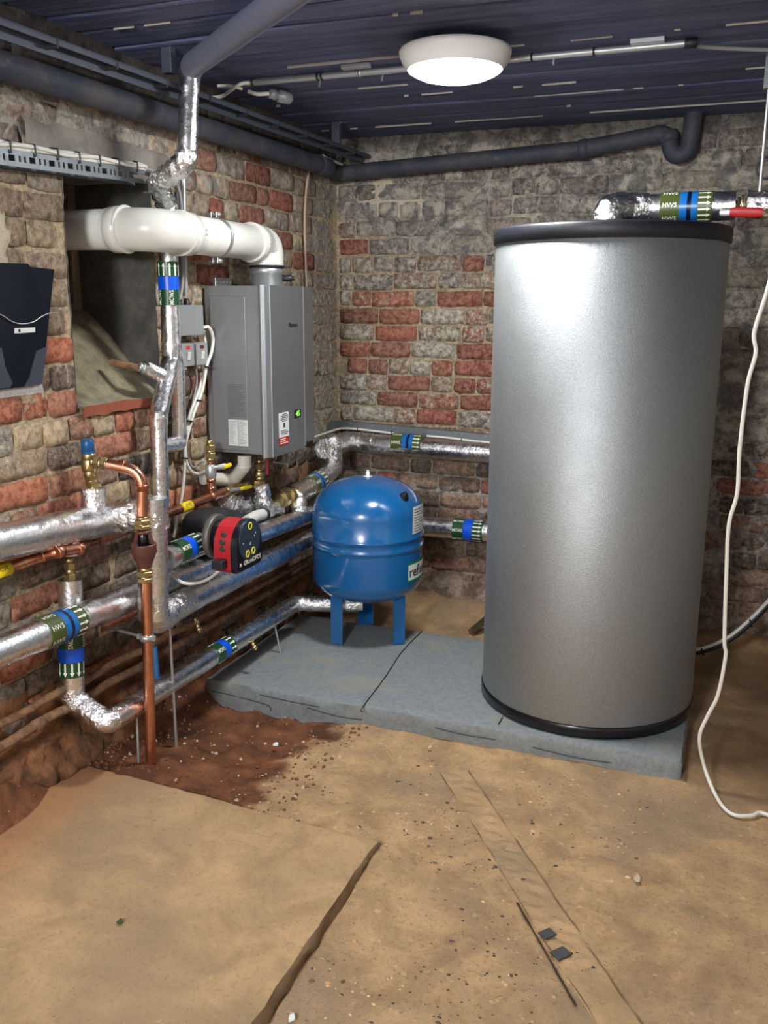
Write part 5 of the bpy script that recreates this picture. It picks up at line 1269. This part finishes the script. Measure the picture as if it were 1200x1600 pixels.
mb.add(q+[p+(vb-va) for p in q], [[0, 1, 2, 3], [7, 6, 5, 4]]+[[i, (i+1) % 4, 4+(i+1) % 4, 4+i] for i in range(4)]); tk_.part(mb, 'lid', GALV)
for k in range(7):
    p = ua+(ub-ua)*(.05+.11*k)+Vector((0, -.0305, .006)); mb = MB(); mb.lathe(p, (0, -1, 0), [(0, .0035), (.001, .0035), (.0015, .002)], 10); tk_.part(mb, 'screw', STEEL)
pts = [ua+(ub-ua)*(i/12)+Vector((0, -.034, -.020+.002*math.sin(i*1.3))) for i in range(13)]
cable('cable', 'white cable clipped under the grey trunking on the back wall', [(.036, -.40, ua.z-.024), (.036, -.12, ua.z-.02), (.05, -.045, ua.z-.02)]+pts[1:], .0058, CABLEWHITE)
for k in range(4):
    p = pts[0]+(pts[-1]-pts[0])*(.09+.17*k); mb = MB(); mb.box(p+Vector((-.002, -.007, -.008)), p+Vector((.002, .006, .008))); tk_.part(mb, 'cable_tie', BLACK)

# ceiling conduit with lampholder bits
cc_ = T('ceiling_conduit', 'straight zinc conduit across the ceiling behind the round light', 'conduit', (0.6266, -1.2261, 2.2620))
ca, cb2 = Vector((0.1892, -1.2107, 2.2620)), Vector((1.6692, -1.2059, 2.2620))
mb = MB(); mb.tube([ca, cb2], .0105, 16); cc_.part(mb, 'tube', plain('pale zinc conduit', lin(186, 190, 194), .4, .6, .1, 40))
for f in (.02, .19, .20, .295, .69, .82):
    p = ca+(cb2-ca)*f; mb = MB(); mb.lathe(p, cb2-ca, [(-.003, .0105), (-.003, .0135), (.003, .0135), (.003, .0105)], 16); cc_.part(mb, 'strap', BLACK if f > .5 or f < .25 else STEEL)
mb = MB(); mb.cyl(cb2, cb2+(cb2-ca).normalized()*.035, .015, 16); cc_.part(mb, 'end_bush', BLACK)
for px in ((0.6282, -1.2519, 2.2740), (1.5640, -1.2309, 2.2740)):
    mb = MB(); mb.box(Vector(px)+Vector((-.05, -.014, -.008)), Vector(px)+Vector((.05, .014, .006)), .002); cc_.part(mb, 'saddle', plain('pale zinc conduit', lin(186, 190, 194), .4))
for px, pz in (((0.4601, -1.1726, 2.2620), 0), ((0.6970, -1.1821, 2.2620), 0), ((1.2783, -1.1954, 2.2620), 0)):
    p = Vector(px); mb = MB(); mb.tube([p, p+Vector((0, -.008, -.026))], .004, 8); cc_.part(mb, 'screw', STEEL)
cable('cable', 'grey cable running on from the conduit end along the ceiling at the right', [cb2+Vector((.02, 0, -.006)), (1.7567, -1.1222, 2.2620), (2.0115, -0.9911, 2.2620)], .006, CABLEGREY)
cable('cable', 'white cable leaving the conduit end and dropping behind the foil riser', [ca+Vector((.02, 0, 0)), (0.1946, -1.2569, 2.2500), (0.1558, -1.2527, 2.2350), (0.0962, -1.2183, 2.2250), (0.0449, -1.2296, 2.2200), (0.0091, -1.2574, 2.2150)], .0065, CABLEWHITE)
cable('cable', 'second white cable end beside the conduit under the ceiling', [(0.1036, -1.2594, 2.2500), (0.1461, -1.2440, 2.2500), (0.1714, -1.2077, 2.2450)], .0055, CABLEWHITE)
lh = T('lamp_holder', 'small grey lampholder hanging on the ceiling near the foil riser', 'lampholder', (0.2595, -1.0935, 2.2400))
la, lb_ = Vector((0.2279, -1.1123, 2.2450)), Vector((0.2595, -1.0114, 2.2450))
mb = MB(); L_ = (lb_-la).length; mb.lathe(la, lb_-la, [(0, .010), (.004, .017), (L_*.28, .019), (L_*.32, .012), (L_*.42, .012), (L_*.46, .022), (L_*.95, .022), (L_, .019)], 24); lh.part(mb, 'holder', plain('lampholder grey', lin(150, 152, 158), .4, .2))
mb = MB(); mb.box(lb_+Vector((-.01, -.006, .0)), (lb_.x+.01, lb_.y+.006, CZ-.012), .002); lh.part(mb, 'bracket', STM)
cable('cable', 'short white cable entering the small lampholder on the ceiling', [(0.1615, -1.1437, 2.2500), (0.1950, -1.1387, 2.2400), la], .0075, CABLEWHITE)

# document holder on the left wall
dw = T('document_holder', 'black plastic document holder with a white tag on the left wall', 'document holder', (0.0200, -2.2018, 1.4542))
def wq(px): return px
dq = [(0.0220, -2.3104, 1.6057), (0.0220, -2.1765, 1.6080), (0.0220, -2.1673, 1.5997), (0.0240, -2.0734, 1.5961), (0.0240, -2.1143, 1.4441), (0.0300, -2.1667, 1.2733), (0.0300, -2.3312, 1.2704), (0.0300, -2.4217, 1.2728), (0.0220, -2.3730, 1.6031)]
mb = MB(); n = len(dq); vs = [Vector(p) for p in dq]; mb.add(vs+[v-Vector((.006, 0, 0)) for v in vs], [list(range(n)), list(range(n, 2*n))[::-1]]+[[i, n+i, n+(i+1) % n, (i+1) % n] for i in range(n)])
hb = plain('holder black', lin(9, 15, 28), .3, 0, .1, 8); hb.node_tree.nodes['Principled BSDF'].inputs['Specular IOR Level'].default_value = .2
dsh = dw.part(mb, 'back_sheet', hb)
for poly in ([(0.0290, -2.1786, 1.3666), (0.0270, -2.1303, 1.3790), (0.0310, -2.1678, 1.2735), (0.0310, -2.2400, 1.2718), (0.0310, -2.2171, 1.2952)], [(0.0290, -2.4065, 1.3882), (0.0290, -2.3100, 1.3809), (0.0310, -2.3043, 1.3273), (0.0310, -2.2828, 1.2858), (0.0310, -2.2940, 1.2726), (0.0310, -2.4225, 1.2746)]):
    mb = MB(); vs = [Vector(p) for p in poly]; n = len(vs); mb.add(vs+[v-Vector((.002, 0, 0)) for v in vs], [list(range(n)), list(range(n, 2*n))[::-1]]+[[i, n+i, n+(i+1) % n, (i+1) % n] for i in range(n)]); dw.part(mb, 'painted_reflection', plain('holder reflection grey', lin(56, 60, 74), .4, 0, .1, 20), 'slate grey painted reflection')  # grey shapes paint a reflection onto the black sheet
mb = MB(); vs = [Vector(p) for p in ((0.0265, -2.2535, 1.4325), (0.0265, -2.1734, 1.4335), (0.0265, -2.1749, 1.4201), (0.0265, -2.2551, 1.4187))]; mb.add(vs+[v-Vector((.002, 0, 0)) for v in vs], [[0, 1, 2, 3], [7, 6, 5, 4]]+[[i, 4+i, 4+(i+1) % 4, (i+1) % 4] for i in range(4)]); tg = dw.part(mb, 'tag', PAPER, 'white paper tag')
mb = MB(); vs = [Vector(p) for p in ((0.0270, -2.2396, 1.4305), (0.0270, -2.2322, 1.4303), (0.0270, -2.2332, 1.4216), (0.0270, -2.2406, 1.4218))]; mb.add(vs, [[0, 1, 2, 3]]); dw.part(mb, 'print', BLACKINK, parent=tg)
mb = MB(); mb.tube(smoothpath([(0.0300, -2.3344, 1.4761), (0.0300, -2.2985, 1.4675), (0.0300, -2.2625, 1.4500), (0.0300, -2.2265, 1.4442), (0.0300, -2.1833, 1.4488), (0.0300, -2.1454, 1.4643), (0.0260, -2.1027, 1.4730), (0.0180, -2.0663, 1.4708)], 6), .0017, 8); dw.part(mb, 'wire', STEEL)
cm_ = NT('clear film'); cm_.set(Base_Color=(.9, .88, .88, 1), Roughness=.25, Alpha=.22)
mb = MB(); vs = [Vector(p) for p in ((0.0240, -2.4145, 1.2820), (0.0240, -2.1595, 1.2763), (0.0220, -2.1524, 1.2479), (0.0220, -2.4170, 1.2452))]; mb.add(vs+[v-Vector((.0015, 0, 0)) for v in vs], [[0, 1, 2, 3], [7, 6, 5, 4]]+[[i, 4+i, 4+(i+1) % 4, (i+1) % 4] for i in range(4)]); dw.part(mb, 'clear_sleeve', cm_.m, 'clear plastic sleeve edge')

# old brown pipes low on the left wall
for k, (a, b, r, lab) in enumerate(((((0.0700, -2.6393, 0.3661)), ((0.0550, -1.3575, 0.3226)), .0125, 'upper rusty old pipe low on the left wall'), (((0.0750, -2.6520, 0.3038)), ((0.0600, -1.3454, 0.2744)), .0145, 'lower rusty old pipe low on the left wall'))):
    ot_ = T('old_pipe', lab, 'pipe', a, 'rusty old pipes along the left wall')
    mb = MB(); a, b = Vector(a), Vector(b); pts = [a+(b-a)*i/14+Vector((0, 0, .004*math.sin(i*1.9+k))) for i in range(15)]; b2_ = Vector((.05, -.15, b.z-.02)); mb.tube(smoothpath(pts+[b2_], 3), r, 14); ot_.part(mb, 'pipe', RUST)
    mb = MB(); m_ = a+(b-a)*(.24 if k else .4); mb.lathe(m_, b-a, [(-.02, r), (-.018, r+.004), (.018, r+.004), (.02, r)], 14); ot_.part(mb, 'coupling', RUST)
mb = MB(); mb.tube([(0.0900, -1.7846, 0.3429), (0.1000, -1.7904, 0.2235)], .011, 12); o = mb.obj('blue_pipe_stub', plain('faded blue pipe', lin(52, 116, 168), .5, 0, .2, 40)); tag(o, 'short faded blue pipe stub behind the copper discharge pipe', 'pipe')
mb = MB(); mb.box((-.05, -.025, 0), (.05, .025, .004), .001); mb.box((-.05, -.025, 0), (.05, -.021, .04), .001)
o = mb.obj('steel_angle', plain('dull bronze steel', lin(92, 84, 66), .6, .3, .3, 40)); o.matrix_world = Matrix.Translation(Vector((0.8650, -0.3500, 0.0594))+Vector((0, 0, -.02))) @ Matrix.Rotation(.9, 4, 'Z') @ Matrix.Rotation(-.5, 4, 'Y'); tag(o, 'scrap of bent steel angle on the sand by the tank', 'scrap'); o['kind'] = 'stuff'; del o['kind']

# pipework on top of the tank
tp_ = T('tank_outlet_pipe', 'foil wrapped elbow and pipe leaving the top of the silver tank', 'pipe', (1.4557, -1.0000, 1.7803))
TZ = 1.822; ty_ = -.94
x0_ = (1.4448, -0.9800, 1.8134)[0]
inspipe(tp_, [(x0_, -1.02, 1.755), (x0_, -1.02, TZ-.004), (x0_+.06, -.96, TZ), (x0_+.12, ty_, TZ)], .050, None, 'taped_elbow', TAPE, .045, amp=.007, rad=.12, step=.008)
inspipe(tp_, [(x0_+.09, ty_, TZ), (x0_+.40, ty_, TZ)], .046, [(x0_+.40, ty_, TZ), (x0_+.16, ty_, TZ)], 'foil_insulation', FOIL, amp=.007, rad=.05)
xb_ = (1.6088, -0.9400, 1.8121)[0]
pband(tp_, (xb_, ty_, TZ), (1, 0, 0), .047, .165, 'hot', (0, -1, .15), 'HWS')
fitting(tp_, (x0_+.40, ty_, TZ), ((1.8840, -0.9400, 1.7938)[0], ty_, TZ), [(1, .018, 20), (1.5, .028, 8), (.8, .024, 20), (2.2, .034, 20), (.8, .024, 20), (1.4, .030, 8)], 'valve_body', plain('nickel brass', lin(176, 164, 132), .35, .9, .2, 40))
xl = (1.8295, -1.0000, 1.7980); xr = (1.9296, -1.0000, 1.7931)
lever(tp_, (xl[0]-.03, -.985, xl[2]), (xl[0]+.02, -.99, xl[2]), .013, STEEL, 'lever', None, None, .004)
lever(tp_, (xl[0], -.99, xl[2]), (xr[0], -.99, xr[2]), .0155, RED, 'lever_grip', 'red lever grip', None, .005)
xf_ = (1.8801, -0.9400, 1.7939)[0]
inspipe(tp_, [(xf_, ty_, TZ), (xf_+1.0, ty_, TZ)], .044, [(xf_+.02, ty_, TZ), (xf_+.12, ty_, TZ)], 'foil_insulation', TAPE, amp=.012, rad=.12)
rx = (1.9150, -0.9400, 1.8386); rt = (1.9042, -0.9400, 2.1748)
rd_ = T('drop_rod', 'threaded steel rod hanging from the ceiling to the pipe at the right', 'rod', (rx[0], -.94, 1.87))
mb = MB(); mb.tube([(rx[0], -.94, TZ+.04), (rx[0], -.94, CZ-.015)], .0055, 12); rd_.part(mb, 'rod', STEEL)
mb = MB(); zt_ = rt[2]; mb.box((rx[0]-.018, -.958, zt_-.004), (rx[0]+.018, -.922, CZ-.010), .003); rd_.part(mb, 'ceiling_bracket', GALV)
mb = MB(); rc_ = Vector((1.9320, -0.0300, 2.0547)); pts = [rc_+Vector((.034*math.cos(t), 0, .042*math.sin(t))) for t in [2*PI*i/24 for i in range(25)]]; mb.tube(pts, .0045, 8); o = mb.obj('wire_ring', STM); tag(o, 'dark wire ring on the back wall at the right edge', 'ring')
# hanging white cable and hose at the right
cable('cable', 'long white cable hanging at the right and trailing onto the floor', [(1.9724, -1.4500, 1.6708), (1.9570, -1.4500, 1.5508), (1.9326, -1.4500, 1.4312), (1.9412, -1.4500, 1.3706), (1.9270, -1.4500, 1.2797), (1.9217, -1.4500, 1.0978), (1.9259, -1.4500, 0.9649), (1.9110, -1.4500, 0.8666), (1.9167, -1.4500, 0.7086), (1.9278, -1.4500, 0.5061), (1.9354, -1.4500, 0.4573), (1.9237, -1.4500, 0.3270), (1.8995, -1.4500, 0.2521), (1.8807, -1.4500, 0.1747), (1.9013, -1.4400, 0.0767), (1.9360, -1.4884, 0.0200), (1.9684, -1.5656, 0.0120), (2.0035, -1.5944, 0.0100), (2.0483, -1.5768, 0.0100), (2.0755, -1.5508, 0.0100), (2.1367, -1.5795, 0.0100)], .0058, CABLEWHITE, None, 8, 12)
hpts = [(1.7606, -0.5000, 0.1208), (1.8276, -0.5000, 0.1051), (1.8858, -0.5000, 0.1275), (1.9559, -0.5000, 0.1763), (2.0223, -0.5000, 0.2511), (2.0858, -0.5000, 0.3402), (2.1669, -0.5000, 0.4713)]
cable('hose', 'black hose curving up from behind the tank at the right', hpts, .010, BLACK, None, 8, 14)
cable('cable', 'grey white cable tied along the top of the black hose', [Vector(p)+Vector((-.006, -.006, .014)) for p in hpts], .0075, CABLEWHITE)
for k, p in enumerate(((1.8569, -0.5000, 0.1150), (2.0285, -0.5000, 0.2628))):
    mb = MB(); mb.lathe(p, (1, 0, .35), [(-.004, .012), (-.003, .021), (.003, .021), (.004, .012)], 14); o = mb.obj('cable_tie', BLACK); tag(o, ('black cable tie on the hose close to the silver tank', 'black cable tie on the hose near the right edge')[k], 'cable tie')
# litter on the floor
for k, (p, s, m, lab) in enumerate((((0.6377, -2.7335, 0.0660), .010, plain('dull green scrap', lin(62, 72, 34), .7), 'tiny green scrap lying on the raised screed'), ((0.5098, -1.6999, 0.0100), .012, PAPER, 'small pale chip on the floor in front of the plinth'), ((1.1220, -2.7962, 0.0060), .015, PAPER, 'white curled scrap at the bottom edge of the floor'), ((1.7612, -2.0267, 0.0100), .014, plain('pale crumb', lin(198, 176, 150), .95), 'pale flat chip on the floor right of the channel'), ((1.0134, -1.5212, 0.0100), .009, plain('pale crumb', lin(198, 176, 150), .95), 'pale crumb on the floor close to the plinth front'))):
    mb = MB(); p = Vector(p); gz = max(p.z, ground(p.x, p.y)[0]+.001); rr = random.Random(k+40)
    ring_ = [(p.x+s*rr.uniform(.6, 1.1)*math.cos(2*PI*i/7)*(.6 if k == 2 else 1), p.y+s*rr.uniform(.5, 1)*math.sin(2*PI*i/7), gz) for i in range(7)]
    top_ = [(x*.9+p.x*.1, y*.9+p.y*.1, z+.004+.003*math.sin(i)) for i, (x, y, z) in enumerate(ring_)]
    mb.rings([ring_, top_], True, True, True, False); o = mb.obj('floor_scrap', m); tag(o, lab, 'scrap')
